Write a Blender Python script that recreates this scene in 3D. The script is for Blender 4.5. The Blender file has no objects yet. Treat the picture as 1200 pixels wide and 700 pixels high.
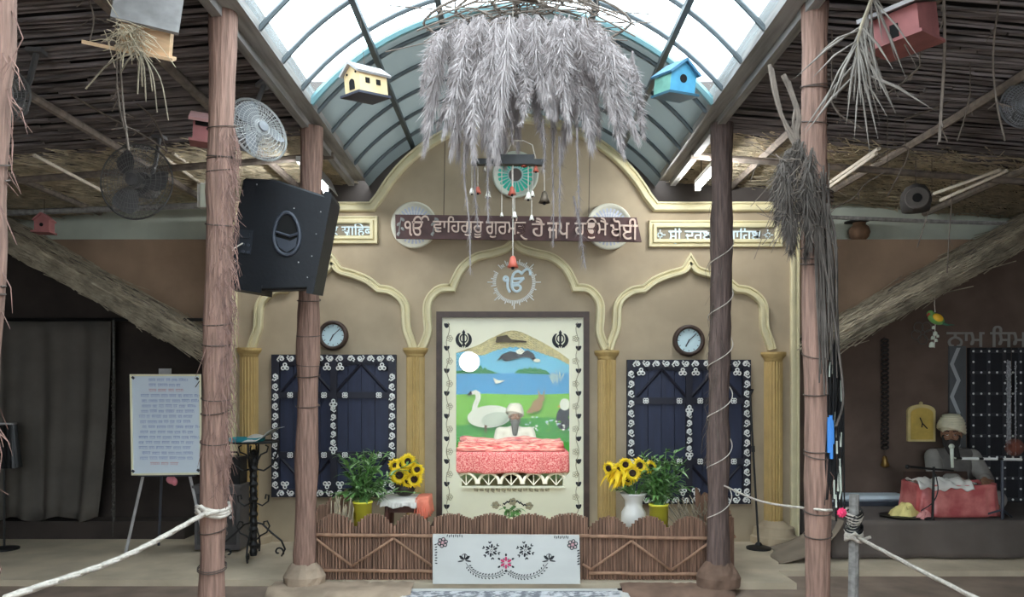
import bpy, bmesh, math, random
from mathutils import Vector, Matrix, Euler
PI = math.pi
sc = bpy.context.scene
C = sc.collection
RND = random.Random(11)

# ------------------------------------------------------------------ camera, sky, exposure
F, HZ, CX, CAMH = 900.0, 455.0, 600.0, 1.2        # focal length and horizon for the 1200x700 frame
cam = bpy.data.objects.new('camera', bpy.data.cameras.new('camera'))
C.objects.link(cam)
cam.location = (0, 0, CAMH)
cam.rotation_euler = (PI / 2, 0, 0)
cam.data.sensor_width = 36
cam.data.lens = F / 1200 * 36
cam.data.shift_y = (HZ - 350) / 1200
cam.data.clip_start = 0.05
sc.camera = cam
sc.view_settings.view_transform = 'Standard'
sc.view_settings.look = 'None'
sc.view_settings.gamma = 1
sc.view_settings.use_curve_mapping = False
sc.view_settings.exposure = 0.08
world = bpy.data.worlds.new('overcast_sky')
sc.world = world
world.use_nodes = True
world.node_tree.nodes['Background'].inputs[0].default_value = (0.86, 0.945, 1.0, 1)
SKY = 7.0
world.node_tree.nodes['Background'].inputs[1].default_value = SKY
TUBE_L, TUBE_R, ROOM_W = 120.0, 150.0, 115.0          # lights: facade tubes (emission), unseen fill added in the shrine room (watts)


def P(px, py, Y):
    return Vector(((px - CX) / F * Y, Y, CAMH + (HZ - py) / F * Y))


def srgb(r, g, b):
    f = lambda c: (c / 255 / 12.92) if c / 255 <= 0.04045 else ((c / 255 + 0.055) / 1.055) ** 2.4
    return (f(r), f(g), f(b))


# ------------------------------------------------------------------ materials
MATS = {}


def mat(name, col, rough=0.7, var=0.0, scale=8.0, stretch=(1, 1, 1), bump=0.0, metal=0.0, detail=4.0, col2=None,
        lo=0.35, hi=0.65, spec=None):
    """principled material, colour broken up by stretched noise between col and col2"""
    if name in MATS:
        return MATS[name]
    m = bpy.data.materials.new(name)
    MATS[name] = m
    m.use_nodes = True
    nt = m.node_tree
    b = nt.nodes['Principled BSDF']
    b.inputs['Base Color'].default_value = (*col, 1)
    b.inputs['Roughness'].default_value = rough
    b.inputs['Metallic'].default_value = metal
    if spec is not None:
        b.inputs['Specular IOR Level'].default_value = spec
    if var or col2 or bump:
        tc = nt.nodes.new('ShaderNodeTexCoord')
        mp = nt.nodes.new('ShaderNodeMapping')
        mp.inputs['Scale'].default_value = stretch
        nz = nt.nodes.new('ShaderNodeTexNoise')
        nz.inputs['Scale'].default_value = scale
        nz.inputs['Detail'].default_value = detail
        nt.links.new(tc.outputs['Object'], mp.inputs[0])
        nt.links.new(mp.outputs[0], nz.inputs['Vector'])
        if var or col2:
            cr = nt.nodes.new('ShaderNodeValToRGB')
            a = tuple(c * (1 - var) for c in col)
            d = col2 if col2 else tuple(min(1, c * (1 + var)) for c in col)
            cr.color_ramp.elements[0].position = lo
            cr.color_ramp.elements[1].position = hi
            cr.color_ramp.elements[0].color = (*a, 1)
            cr.color_ramp.elements[1].color = (*d, 1)
            nt.links.new(nz.outputs['Fac'], cr.inputs[0])
            nt.links.new(cr.outputs[0], b.inputs['Base Color'])
        if bump:
            bp = nt.nodes.new('ShaderNodeBump')
            bp.inputs['Strength'].default_value = bump
            bp.inputs['Distance'].default_value = 0.02
            nt.links.new(nz.outputs['Fac'], bp.inputs['Height'])
            nt.links.new(bp.outputs[0], b.inputs['Normal'])
    return m


def emit_mat(name, col, strength):
    m = bpy.data.materials.new(name)
    m.use_nodes = True
    b = m.node_tree.nodes['Principled BSDF']
    b.inputs['Base Color'].default_value = (0.8, 0.8, 0.8, 1)
    b.inputs['Emission Color'].default_value = (*col, 1)
    b.inputs['Emission Strength'].default_value = strength
    return m


def sheet_mat(name, tint, clear, col, glow=0.0):
    """plastic roof sheet: part clear, part milky"""
    m = bpy.data.materials.new(name)
    m.use_nodes = True
    nt = m.node_tree
    nt.nodes.remove(nt.nodes['Principled BSDF'])
    out = nt.nodes['Material Output']
    t = nt.nodes.new('ShaderNodeBsdfTransparent')
    t.inputs[0].default_value = (*tint, 1)
    d = nt.nodes.new('ShaderNodeBsdfDiffuse')
    d.inputs[0].default_value = (*col, 1)
    x = nt.nodes.new('ShaderNodeMixShader')
    x.inputs[0].default_value = clear
    if glow:                                       # sheet lets a little diffused daylight through
        tl = nt.nodes.new('ShaderNodeBsdfTranslucent')
        tl.inputs[0].default_value = (*tint, 1)
        y = nt.nodes.new('ShaderNodeMixShader')
        y.inputs[0].default_value = glow
        nt.links.new(d.outputs[0], y.inputs[1])
        nt.links.new(tl.outputs[0], y.inputs[2])
        d = y
    nt.links.new(d.outputs[0], x.inputs[1])
    nt.links.new(t.outputs[0], x.inputs[2])
    nt.links.new(x.outputs[0], out.inputs[0])
    return m


def glass_mat(name):
    m = bpy.data.materials.new(name)
    m.use_nodes = True
    nt = m.node_tree
    nt.nodes.remove(nt.nodes['Principled BSDF'])
    out = nt.nodes['Material Output']
    t = nt.nodes.new('ShaderNodeBsdfTransparent')
    t.inputs[0].default_value = (0.97, 0.99, 0.98, 1)
    g = nt.nodes.new('ShaderNodeBsdfGlossy')
    g.inputs['Roughness'].default_value = 0.02
    lw = nt.nodes.new('ShaderNodeFresnel')
    lw.inputs[0].default_value = 1.22
    x = nt.nodes.new('ShaderNodeMixShader')
    nt.links.new(lw.outputs[0], x.inputs[0])
    nt.links.new(t.outputs[0], x.inputs[1])
    nt.links.new(g.outputs[0], x.inputs[2])
    nt.links.new(x.outputs[0], out.inputs[0])
    return m


M_PLASTER = mat('tan_plaster', srgb(172, 155, 130), 0.85, 0.13, 2.5, bump=0.12, detail=8)
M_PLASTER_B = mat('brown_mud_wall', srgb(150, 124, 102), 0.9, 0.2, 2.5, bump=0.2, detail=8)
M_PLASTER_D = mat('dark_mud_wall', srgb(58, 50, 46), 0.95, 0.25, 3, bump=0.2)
M_GREYW = mat('grey_cement', srgb(96, 88, 84), 0.9, 0.15, 2, bump=0.1)
M_PALEW = mat('pale_limewash', srgb(205, 210, 195), 0.9, 0.1, 3)
M_CREAM = mat('cream_paint', srgb(216, 205, 166), 0.6, 0.07, 6)
M_GOLD = mat('ochre_paint', srgb(192, 162, 104), 0.55, 0.1, 6)
M_FLOOR = mat('clay_floor', srgb(196, 180, 156), 0.9, 0.16, 3, bump=0.25, detail=8)
M_EARTH = mat('earth_ground', srgb(134, 116, 102), 0.95, 0.22, 4, bump=0.35, detail=8)
M_CLAY = mat('clay_plinth', srgb(165, 145, 125), 0.95, 0.2, 7, bump=0.5)
M_CLAYD = mat('clay_base', srgb(120, 95, 80), 0.95, 0.2, 9, bump=0.5)
M_BEAM = mat('weathered_beam', srgb(150, 146, 142), 0.85, 0.25, 5, stretch=(6, .5, 6), bump=0.3)
M_STEEL = mat('grey_steel', srgb(92, 100, 104), 0.5, 0.1, 5, metal=0.3)
M_REED = mat('dark_reed', srgb(124, 116, 115), 0.9, 0.5, 30, stretch=(.12, 1, 1))
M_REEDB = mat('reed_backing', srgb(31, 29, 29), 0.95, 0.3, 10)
M_STRAW = mat('straw', srgb(196, 182, 156), 0.9, 0.3, 12)
M_STRAWG = mat('grey_straw', srgb(158, 146, 126), 0.9, 0.35, 12)
M_STRAWD = mat('dark_straw', srgb(96, 86, 74), 0.95, 0.3, 10)
M_PLUME = mat('dried_plume', srgb(172, 162, 160), 0.95, 0.25, 14)
M_TWIG = mat('twig', srgb(122, 110, 100), 0.9, 0.25, 20)
M_TRUNK = mat('stripped_trunk', srgb(150, 118, 104), 0.85, 0.30, 34, stretch=(2.2, 2.2, .16), bump=0.6, detail=6)
M_TRUNKD = mat('dark_trunk', srgb(104, 86, 80), 0.9, 0.35, 32, stretch=(2.2, 2.2, .16), bump=0.6, detail=6)
M_BARK = mat('bark_fibre', srgb(134, 104, 94), 0.9, 0.3, 20)
M_WIRE = mat('binding_wire', srgb(82, 68, 60), 0.7)
M_ROPEW = mat('white_rope', srgb(206, 196, 184), 0.85, 0.15, 60)
M_BLACK = mat('black_paint', srgb(18, 18, 20), 0.45)
M_IRON = mat('wrought_iron', srgb(22, 21, 22), 0.5, 0.2, 30)
M_SPK = mat('speaker_shell', srgb(14, 17, 24), 0.5, 0.12, 60, bump=0.05)
M_SPK2 = mat('speaker_trim', srgb(62, 66, 76), 0.45)
M_WHITE = mat('white_paint', srgb(238, 238, 234), 0.6, 0.03, 5)
M_NAVY = mat('navy_wood', srgb(40, 46, 70), 0.6, 0.15, 6, stretch=(4, 4, .6))
M_NAVYD = mat('dark_navy_wood', srgb(30, 30, 44), 0.6, 0.1, 8)
M_BROWN = mat('dark_brown_wood', srgb(66, 48, 40), 0.5, 0.2, 12)
M_MAROON = mat('carved_maroon_wood', srgb(84, 56, 54), 0.6, 0.25, 10)
M_PINKL = mat('letter_pink_wood', srgb(226, 200, 184), 0.6, 0.08, 10)
M_LETTER = mat('pale_blue_letter', srgb(222, 238, 244), 0.6)
M_PANELC = mat('cream_panel', srgb(246, 241, 212), 0.4, 0.03, 3)
M_INK = mat('black_ink', srgb(24, 24, 30), 0.6)
M_TAN = mat('tan_ink', srgb(172, 160, 128), 0.7)
M_SKIN = mat('skin', srgb(150, 108, 84), 0.55, 0.06, 20)
M_CLOTHW = mat('white_cloth', srgb(226, 220, 212), 0.9, 0.06, 8, bump=0.1)
M_CLOTHG = mat('grey_cloth', srgb(150, 144, 138), 0.9, 0.12, 8, bump=0.1)
M_TARP = mat('brown_grey_cloth', srgb(100, 90, 84), 0.95, 0.15, 3, bump=0.15)
M_CURT = mat('grey_curtain', srgb(92, 86, 80), 0.95, 0.12, 4)
M_GREEN = mat('leaf_green', srgb(96, 138, 72), 0.55, 0.35, 14)
M_GREENP = mat('pale_leaf', srgb(150, 176, 128), 0.55, 0.25, 14)
M_YPOT = mat('yellow_pot', srgb(242, 232, 76), 0.5, 0.06, 6)
M_PETAL = mat('sunflower_petal', srgb(255, 208, 30), 0.6, 0.14, 25)
M_SEED = mat('sunflower_seed', srgb(48, 28, 14), 0.9)
M_REDW = mat('red_house_paint', srgb(164, 104, 102), 0.75, 0.15, 10)
M_WOODP = mat('pale_wood', srgb(214, 178, 140), 0.7, 0.14, 10, stretch=(1, 1, 6))
M_DARK = mat('dark_hollow', srgb(14, 13, 13), 0.9)


# ------------------------------------------------------------------ mesh builder
class MB:
    def __init__(s):
        s.v, s.f, s.mi, s.cur = [], [], [], 0

    def add(s, vs, fs):
        o = len(s.v)
        s.v += [Vector(v) for v in vs]
        s.f += [tuple(i + o for i in f) for f in fs]
        s.mi += [s.cur] * len(fs)
        return s

    def box(s, c, d, rot=None, taper=1.0):
        x, y, z = d[0] / 2, d[1] / 2, d[2] / 2
        vs = []
        for sz in (-1, 1):
            k = taper if sz > 0 else 1
            vs += [Vector((sx * x * k, sy * y * k, sz * z)) for sx, sy in ((-1, -1), (1, -1), (1, 1), (-1, 1))]
        if rot is not None:
            vs = [rot @ v for v in vs]
        c = Vector(c)
        return s.add([v + c for v in vs], [(3, 2, 1, 0), (4, 5, 6, 7), (0, 1, 5, 4), (1, 2, 6, 5), (2, 3, 7, 6), (3, 0, 4, 7)])

    def tube(s, pts, r, n=6, closed=False, flat=1.0):
        pts = [Vector(p) for p in pts]
        k = len(pts)
        rs = r if isinstance(r, (list, tuple)) else [r] * k
        t0 = (pts[1] - pts[0]).normalized()
        up = Vector((0, 0, 1)) if abs(t0.z) < 0.9 else Vector((0, 1, 0))
        nrm = t0.cross(up).normalized()
        vs = []
        for i, p in enumerate(pts):
            if closed:
                t = pts[(i + 1) % k] - pts[i - 1]
            else:
                t = pts[min(i + 1, k - 1)] - pts[max(i - 1, 0)]
            t = t.normalized() if t.length > 1e-9 else t0
            nrm = nrm - t * nrm.dot(t)
            nrm = nrm.normalized() if nrm.length > 1e-6 else t.orthogonal().normalized()
            bn = t.cross(nrm)
            for j in range(n):
                a = 2 * PI * j / n
                vs.append(p + (nrm * math.cos(a) + bn * math.sin(a) * flat) * rs[i])
        fs = []
        for i in range(k if closed else k - 1):
            a, b = i * n, ((i + 1) % k) * n
            for j in range(n):
                fs.append((a + j, a + (j + 1) % n, b + (j + 1) % n, b + j))
        if not closed:
            fs.append(tuple(range(n - 1, -1, -1)))
            fs.append(tuple(range((k - 1) * n, k * n)))
        return s.add(vs, fs)

    def lathe(s, prof, n=24, M=None, c=(0, 0, 0)):
        """profile of (r, z) about z"""
        c = Vector(c)
        vs, fs = [], []
        for r, z in prof:
            for j in range(n):
                a = 2 * PI * j / n
                v = Vector((r * math.cos(a), r * math.sin(a), z))
                vs.append((M @ v if M is not None else v) + c)
        for i in range(len(prof) - 1):
            for j in range(n):
                fs.append((i * n + j, i * n + (j + 1) % n, (i + 1) * n + (j + 1) % n, (i + 1) * n + j))
        fs.append(tuple(range(n - 1, -1, -1)))
        fs.append(tuple(range((len(prof) - 1) * n, len(prof) * n)))
        return s.add(vs, fs)

    def prism(s, poly, y0, y1):
        """polygon in XZ extruded between two depths"""
        n = len(poly)
        vs = [(x, y0, z) for x, z in poly] + [(x, y1, z) for x, z in poly]
        fs = [tuple(range(n)), tuple(range(2 * n - 1, n - 1, -1))]
        fs += [(i, i + n, (i + 1) % n + n, (i + 1) % n) for i in range(n)]
        return s.add(vs, fs)

    def ball(s, c, r, n=12, m=8, rot=None):
        r = r if isinstance(r, (tuple, list)) else (r, r, r)
        c = Vector(c)
        vs, fs = [], []
        for i in range(1, m):
            th = PI * i / m
            for j in range(n):
                a = 2 * PI * j / n
                v = Vector((r[0] * math.sin(th) * math.cos(a), r[1] * math.sin(th) * math.sin(a), r[2] * math.cos(th)))
                vs.append((rot @ v if rot is not None else v) + c)
        for i in range(m - 2):
            for j in range(n):
                fs.append((i * n + j, (i + 1) * n + j, (i + 1) * n + (j + 1) % n, i * n + (j + 1) % n))
        k = len(vs)
        t, b = Vector((0, 0, r[2])), Vector((0, 0, -r[2]))
        if rot is not None:
            t, b = rot @ t, rot @ b
        vs += [t + c, b + c]
        for j in range(n):
            fs.append((k, j, (j + 1) % n))
            fs.append((k + 1, (m - 2) * n + (j + 1) % n, (m - 2) * n + j))
        return s.add(vs, fs)

    def cap(s, p0, r0, p1, r1, n=12):
        p0, p1 = Vector(p0), Vector(p1)
        s.ball(p0, r0, n, 8)
        s.ball(p1, r1, n, 8)
        return s.tube([p0, p1], [r0, r1], n)

    def quad(s, *ps):
        return s.add(ps, [tuple(range(len(ps)))])

    def strip(s, a, b):
        """ribbon between two polylines"""
        n = len(a)
        return s.add(list(a) + list(b), [(i, i + 1, n + i + 1, n + i) for i in range(n - 1)])

    def xf(s, M):
        s.v = [M @ v for v in s.v]
        return s

    def build(s, name, mats, parent=None, smooth=False, origin=None, loc=None):
        me = bpy.data.meshes.new(name)
        vs = s.v
        top = parent is None
        if origin is None and loc is None and top and vs:
            xs = [v.x for v in vs]; ys = [v.y for v in vs]; zs = [v.z for v in vs]
            origin = Vector(((min(xs) + max(xs)) / 2, (min(ys) + max(ys)) / 2, min(zs)))
        if origin is None:
            origin = root_loc(parent) if parent is not None and parent.get('_w') is not None else Vector()
        o_ = Vector(origin)
        me.from_pydata([v - o_ for v in vs], [], s.f)
        for m in (mats if isinstance(mats, (list, tuple)) else [mats]):
            me.materials.append(m)
        if any(s.mi):
            me.polygons.foreach_set('material_index', s.mi)
        if smooth:
            me.polygons.foreach_set('use_smooth', [True] * len(me.polygons))
        me.update()
        o = bpy.data.objects.new(name, me)
        C.objects.link(o)
        if parent is not None:
            o.parent = parent
            if parent.get('_w') is not None:
                o['_w'] = parent['_w']
        else:
            o.location = loc if loc is not None else o_
        return o


def root_loc(o):
    return Vector(o['_w'])


def tag(o, label, cat, group=None):
    o['label'] = label
    o['category'] = cat
    if group:
        o['group'] = group
    return o


def thing(name, label, cat, loc=(0, 0, 0), group=None, world_parts=True):
    """Empty at a thing's base; parts given in world coordinates (or local when world_parts is off)"""
    o = bpy.data.objects.new(name, None)
    o.empty_display_size = 0.1
    C.objects.link(o)
    o.location = loc
    if world_parts:
        o['_w'] = tuple(loc)
    return tag(o, label, cat, group)


def struct(name, mb, m, parent=None, smooth=False):
    o = mb.build(name, m, parent, smooth)
    if parent is None:
        o['kind'] = 'structure'
    return o


def copy_tree(o, parent=None):
    c = o.copy()
    C.objects.link(c)
    c.parent = parent
    for ch in list(o.children):
        copy_tree(ch, c)
    return c


def remesh(mb, name, m, parent, voxel, smooth_it=4):
    """fuse overlapping volumes into one continuous skin"""
    tmp = mb.build('tmp', [m], None, origin=(0, 0, 0), loc=(0, 0, 0))
    md = tmp.modifiers.new('r', 'REMESH')
    md.mode = 'VOXEL'
    md.voxel_size = voxel
    if smooth_it:
        sm = tmp.modifiers.new('s', 'SMOOTH')
        sm.iterations = smooth_it
        sm.factor = 0.5
    dg = bpy.context.evaluated_depsgraph_get()
    me = bpy.data.meshes.new_from_object(tmp.evaluated_get(dg))
    bpy.data.objects.remove(tmp)
    me.name = name
    if not me.materials:
        me.materials.append(m)
    me.polygons.foreach_set('use_smooth', [True] * len(me.polygons))
    if parent is not None and parent.get('_w') is not None:
        w = root_loc(parent)
        me.transform(Matrix.Translation(-w))
    o = bpy.data.objects.new(name, me)
    C.objects.link(o)
    o.parent = parent
    if parent is not None and parent.get('_w') is not None:
        o['_w'] = parent['_w']
    return o


def text_into(mb, body, p, height=None, width=None, depth=0.008, bold=0.0, ang=0.0, align='LEFT'):
    """letters standing in the XZ plane facing -Y; p is the left end (or centre) of the base line"""
    cu = bpy.data.curves.new('t', 'FONT')
    cu.body = body
    cu.extrude = 0.02
    cu.offset = bold
    ob = bpy.data.objects.new('t', cu)
    C.objects.link(ob)
    dg = bpy.context.evaluated_depsgraph_get()
    me = bpy.data.meshes.new_from_object(ob.evaluated_get(dg))
    bpy.data.objects.remove(ob)
    vs = [v.co.copy() for v in me.vertices]
    x0, x1 = min(v.x for v in vs), max(v.x for v in vs)
    y0, y1 = min(v.y for v in vs), max(v.y for v in vs)
    kx = width / (x1 - x0) if width else None
    ky = height / (y1 - y0) if height else None
    kx = kx or ky
    ky = ky or kx
    off = (x1 - x0) / 2 if align == 'CENTER' else 0
    ca, sa = math.cos(ang), math.sin(ang)
    out = []
    for v in vs:
        x, z = (v.x - x0 - off) * kx, (v.y - y0) * ky
        out.append(Vector((p[0] + x * ca - z * sa, p[1] - (v.z / 0.02 + 1) / 2 * depth, p[2] + x * sa + z * ca)))
    mb.add(out, [tuple(f.vertices) for f in me.polygons])
    return mb


def catmull(pts, k=6):
    pts = [Vector(p) for p in pts]
    if len(pts) < 3:
        return pts
    q = [pts[0] * 2 - pts[1]] + pts + [pts[-1] * 2 - pts[-2]]
    out = []
    for i in range(1, len(q) - 2):
        a, b, c, d = q[i - 1], q[i], q[i + 1], q[i + 2]
        for j in range(k):
            t = j / k
            out.append(0.5 * (2 * b + (c - a) * t + (2 * a - 5 * b + 4 * c - d) * t * t + (3 * b - a - 3 * c + d) * t ** 3))
    out.append(pts[-1])
    return out


PROF = [(-.5, 0), (-.5, .7), (-.38, 1), (-.08, 1), (0, .55), (.22, .55), (.28, .8), (.46, .8), (.5, .5), (.5, 0)]


def moulding(mb, pts, Y, w, d, prof=PROF, closed=False):
    """sweep a stepped profile along a polyline of (x, z) lying on the plane y = Y, projecting towards -y"""
    p = [Vector((a, b)) for a, b in pts]
    n = len(p)
    secs = []
    for i in range(n):
        if closed:
            t1, t2 = (p[i] - p[i - 1]), (p[(i + 1) % n] - p[i])
        else:
            t1 = p[i] - p[i - 1] if i > 0 else p[1] - p[0]
            t2 = p[i + 1] - p[i] if i < n - 1 else p[-1] - p[-2]
        t1, t2 = t1.normalized(), t2.normalized()
        n1, n2 = Vector((-t1.y, t1.x)), Vector((-t2.y, t2.x))
        m_ = (n1 + n2)
        m_ = m_.normalized() if m_.length > 1e-5 else n1
        k = 1 / max(0.35, m_.dot(n1))
        secs.append([(p[i].x + m_.x * o * w * k, Y - h * d, p[i].y + m_.y * o * w * k) for o, h in prof])
    q = len(prof)
    vs = [v for s_ in secs for v in s_]
    fs = []
    for i in range(n if closed else n - 1):
        a, b = i * q, ((i + 1) % n) * q
        fs += [(a + j, b + j, b + j + 1, a + j + 1) for j in range(q - 1)]
    if not closed:
        fs += [tuple(range(q)), tuple(range((n - 1) * q + q - 1, (n - 1) * q - 1, -1))]
    return mb.add(vs, fs)


def hair(mb, p, d, w):
    """one thin blade from p along d"""
    s_ = d.cross(Vector((RND.uniform(-1, 1), RND.uniform(-1, 1), RND.uniform(-1, 1))))
    s_ = s_.normalized() * w if s_.length > 1e-6 else Vector((w, 0, 0))
    mb.add([p - s_, p + s_, p + d], [(0, 1, 2)])


def rx(a): return Matrix.Rotation(a, 3, 'X')
def ry(a): return Matrix.Rotation(a, 3, 'Y')
def rz(a): return Matrix.Rotation(a, 3, 'Z')

# ================================================================== THE SETTING
YF = 6.0                                           # front of the shrine facade


def fx(px): return (px - CX) / 150.0
def fz(py): return CAMH + (HZ - py) / 150.0
def fp(pts): return [(fx(a), fz(b)) for a, b in pts]


# floors
struct('floor', MB().box((0, 0.7, -0.09), (11, 12.6, 0.1)), M_EARTH)
mb = MB()
for x0, x1, y0 in ((-5.5, -1.05, 4.80), (-1.05, 1.75, 4.72), (1.75, 5.5, 5.05)):
    mb.box(((x0 + x1) / 2, (y0 + 6.98) / 2, -0.02), (x1 - x0, 6.98 - y0, 0.039))
struct('floor_terrace', mb, M_FLOOR)


def slab(name, px, Yf, Yb, zt, m):
    """irregular trodden clay ledge"""
    mb = MB()
    n = 22
    top, bot = [], []
    for i in range(n + 1):
        x = px[0] + (px[1] - px[0]) * i / n
        yf = Yf + RND.uniform(-.025, .025) + (0.12 * (2 * i / n - 1) ** 6)
        for j in range(5):
            t = j / 4
            top.append(Vector((x, yf + (Yb - yf) * t, zt + RND.uniform(-.006, .006) - (0.03 if j == 0 else 0))))
        bot.append(Vector((x, yf - .012, -0.041)))
    vs = top + bot
    fs = []
    for i in range(n):
        for j in range(4):
            fs.append((i * 5 + j, (i + 1) * 5 + j, (i + 1) * 5 + j + 1, i * 5 + j + 1))
        b = len(top)
        fs.append((b + i, b + i + 1, (i + 1) * 5, i * 5))
    mb.add(vs, fs)
    return struct(name, mb, m, smooth=True)


slab('floor_ledge', (-1.46, -.60), 4.42, 4.75, 0.004, M_CLAY)
slab('floor_ledge', (.66, 1.35), 4.48, 4.72, 0.002, M_CLAYD)

# shrine facade: gable outline with the opening of the glass booth
gc, gr = (602, 319), 183.5
a0 = math.atan2(319 - 238, -165)
arc = [(gc[0] + gr * math.cos(a0 + (PI - 2 * a0) * i / 40 - 0), gc[1] - gr * math.sin(a0 + (PI - 2 * a0) * i / 40)) for i in range(41)]
outline = [(268, 635), (268, 238)] + arc + [(936, 238), (936, 635), (690, 635), (690, 366), (512, 366), (512, 635)]
struct('wall_facade', MB().prism(fp(outline), YF, YF + .2), M_PLASTER)
# mud walls to the sides with a ledge, a pale strip above, and the end wall over the gable
for nm, x0, x1 in (('wall_left', -5.5, -2.0), ('wall_right', 2.0, 5.5)):
    struct(nm, MB().box(((x0 + x1) / 2, 6.5, 1.2), (x1 - x0, .2, 2.48)), M_PLASTER_B)
    struct(nm + '_upper', MB().box(((x0 + x1) / 2, 6.62, 2.68), (x1 - x0, .04, .5)), M_PALEW)
struct('wall_gable', MB().box((0, 6.3, 3.0), (4.3, .08, 1.4)), M_GREYW)
struct('wall_side_left', MB().box((-5.45, 1.2, 1.3), (.1, 11.6, 2.9)), M_PLASTER_D)  # unseen side walls, added so the sides stay dark
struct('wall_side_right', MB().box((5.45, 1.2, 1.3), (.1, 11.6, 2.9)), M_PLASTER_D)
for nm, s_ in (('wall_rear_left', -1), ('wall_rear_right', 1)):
    struct(nm, MB().box((s_ * 3.6, -4.6, 1.4), (4.0, .1, 3.1)), M_PLASTER_D)  # unseen rear wall; centre gap left open to add frontal daylight
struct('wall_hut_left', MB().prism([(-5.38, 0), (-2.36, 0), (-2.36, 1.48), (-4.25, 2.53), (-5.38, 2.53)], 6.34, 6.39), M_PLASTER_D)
struct('wall_hut_right', MB().prism([(2.36, 0), (5.38, 0), (5.38, 2.53), (4.25, 2.53), (2.36, 1.48)], 6.362, 6.39), mat('shaded_mud_wall', srgb(104, 86, 76), .95, .2, 3, bump=.2))  # darker copy of the mud wall; shade under the verge put into its colour

# facade mouldings
mb = MB()
moulding(mb, fp([(268, 243)] + [(436, 243)] + [(gc[0] + (gr - 4) * math.cos(a0 + (PI - 2 * a0) * i / 40), gc[1] - (gr - 4) * math.sin(a0 + (PI - 2 * a0) * i / 40)) for i in range(1, 40)] + [(768, 243), (936, 243)]), YF, .075, .05)
for x in (931, 273):
    moulding(mb, fp([(x, 250), (x, 634)]), YF, .07, .03)
struct('trim_gable', mb, M_CREAM)


def arch(name, cx, pts_right):
    r = []
    for seg in pts_right:
        c_ = [Vector((a, b, 0)) for a, b in seg]
        c_ = catmull(c_, 6)
        r += [(v.x, v.y) for v in (c_ if not r else c_[1:])]
    left = [(2 * cx - a, b) for a, b in r]
    path = left[::-1] + r[1:]
    mb = MB()
    moulding(mb, fp(path), YF, .068, .05)
    struct(name, mb, M_CREAM)


arch('trim_arch_center', 602, [[(602, 284), (611, 292), (626, 297), (646, 302), (662, 314), (671, 330), (674, 338)],
                               [(674, 338), (688, 339), (698, 347), (703, 358), (703, 374), (702, 388), (706, 401), (710, 409)]])
side = lambda c: [[(c, 306), (c + 8, 317), (c + 24, 322), (c + 41, 329), (c + 54, 339)],
                  [(c + 54, 339), (c + 67, 341), (c + 79, 349), (c + 85, 359), (c + 86, 373), (c + 87, 386), (c + 92, 400), (c + 95, 410)]]
arch('trim_arch_left', 390, side(390))
arch('trim_arch_right', 808.5, side(808.5))

# fluted half columns
for i, (cx_, ytop) in enumerate(((292, 409), (487, 409), (711, 412), (906, 414))):
    X = fx(cx_)
    mb = MB()
    n = 40
    zt, zb = fz(ytop + 10), .12
    ring = []
    for j in range(n + 1):
        a = PI + PI * j / n
        r = .067 + .005 * math.cos(j / n * 2 * PI * 9)
        ring.append((X + r * math.cos(a), YF + r * math.sin(a)))
    vs = [(x, y, zb) for x, y in ring] + [(x, y, zt) for x, y in ring]
    mb.add(vs, [(j, j + 1, n + 2 + j, n + 1 + j) for j in range(n)])
    col = struct('column', mb, M_GOLD)
    mc = MB()
    mc.lathe([(.066, zt), (.072, zt + .01), (.076, zt + .025), (.09, zt + .04), (.098, zt + .055), (.098, zt + .072), (.0, zt + .073)], 24, None, (X, YF, 0))
    mc.build('capital', M_GOLD, col, origin=root_loc(col) if col.get('_w') else col.location)
    md = MB()
    md.lathe([(.18, .0), (.18, .05), (.165, .06), (.155, .12), (.12, .13), (.1, .15), (.085, .16), (.066, .17)], 24, None, (X, YF, 0))
    md.build('column_base', M_PLASTER, col, origin=col.location)

# ------------------------------------------------------------------ barrel vault of plastic sheet on steel ribs
VR, VZ = 1.477, 1.903
VA = math.acos(1.15 / VR)


def vault_arc(r, n=28):
    return [Vector((r * math.cos(VA + (PI - 2 * VA) * i / n), 0, VZ + r * math.sin(VA + (PI - 2 * VA) * i / n))) for i in range(n + 1)]


M_CLEAR = sheet_mat('clear_roof_sheet', (.90, .97, 1.0), .93, (.75, .85, .88))
M_SHADED_SHEET = sheet_mat('shaded_roof_sheet', (.85, 1.0, .98), .0, (.26, .29, .29), .03)  # grey colour stands in for the shade of another roof above
out_, in_ = vault_arc(VR + .02), vault_arc(VR + .015)
for nm, y0, y1, m in (('ceiling_vault', -4.5, 4.4, M_CLEAR), ('ceiling_vault_covered', 4.4, 6.3, M_SHADED_SHEET)):
    mb = MB()
    k = len(out_)
    vs = [v + Vector((0, y0, 0)) for v in out_] + [v + Vector((0, y1, 0)) for v in out_]
    mb.add(vs, [(i, i + 1, k + i + 1, k + i) for i in range(k - 1)])
    struct(nm, mb, m, smooth=True)
mb = MB()
y = 4.54
ribs = []
while y < 6.3:
    ribs.append(y); y += .35
y = 4.19
while y > -4:
    ribs.append(y); y -= .35
for y in ribs:
    mb.tube([v + Vector((0, y, 0)) for v in vault_arc(VR)], .013, 6)
struct('beam_ribs', mb, M_STEEL)
mb = MB()
for x in (-.79, -.40, .02, .45, .86):
    z = VZ + math.sqrt(VR ** 2 - x * x) - .028
    mb.box((x, .9, z), (.032, 10.8, .03))
struct('beam_purlins', mb, M_STEEL)
mb = MB()
for v in (4.4,):
    mb.tube([p + Vector((0, v, 0)) for p in vault_arc(VR + .005)], .022, 6)
struct('trim_vault_edge', mb, mat('teal_edge', srgb(110, 150, 155), .5))
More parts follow.
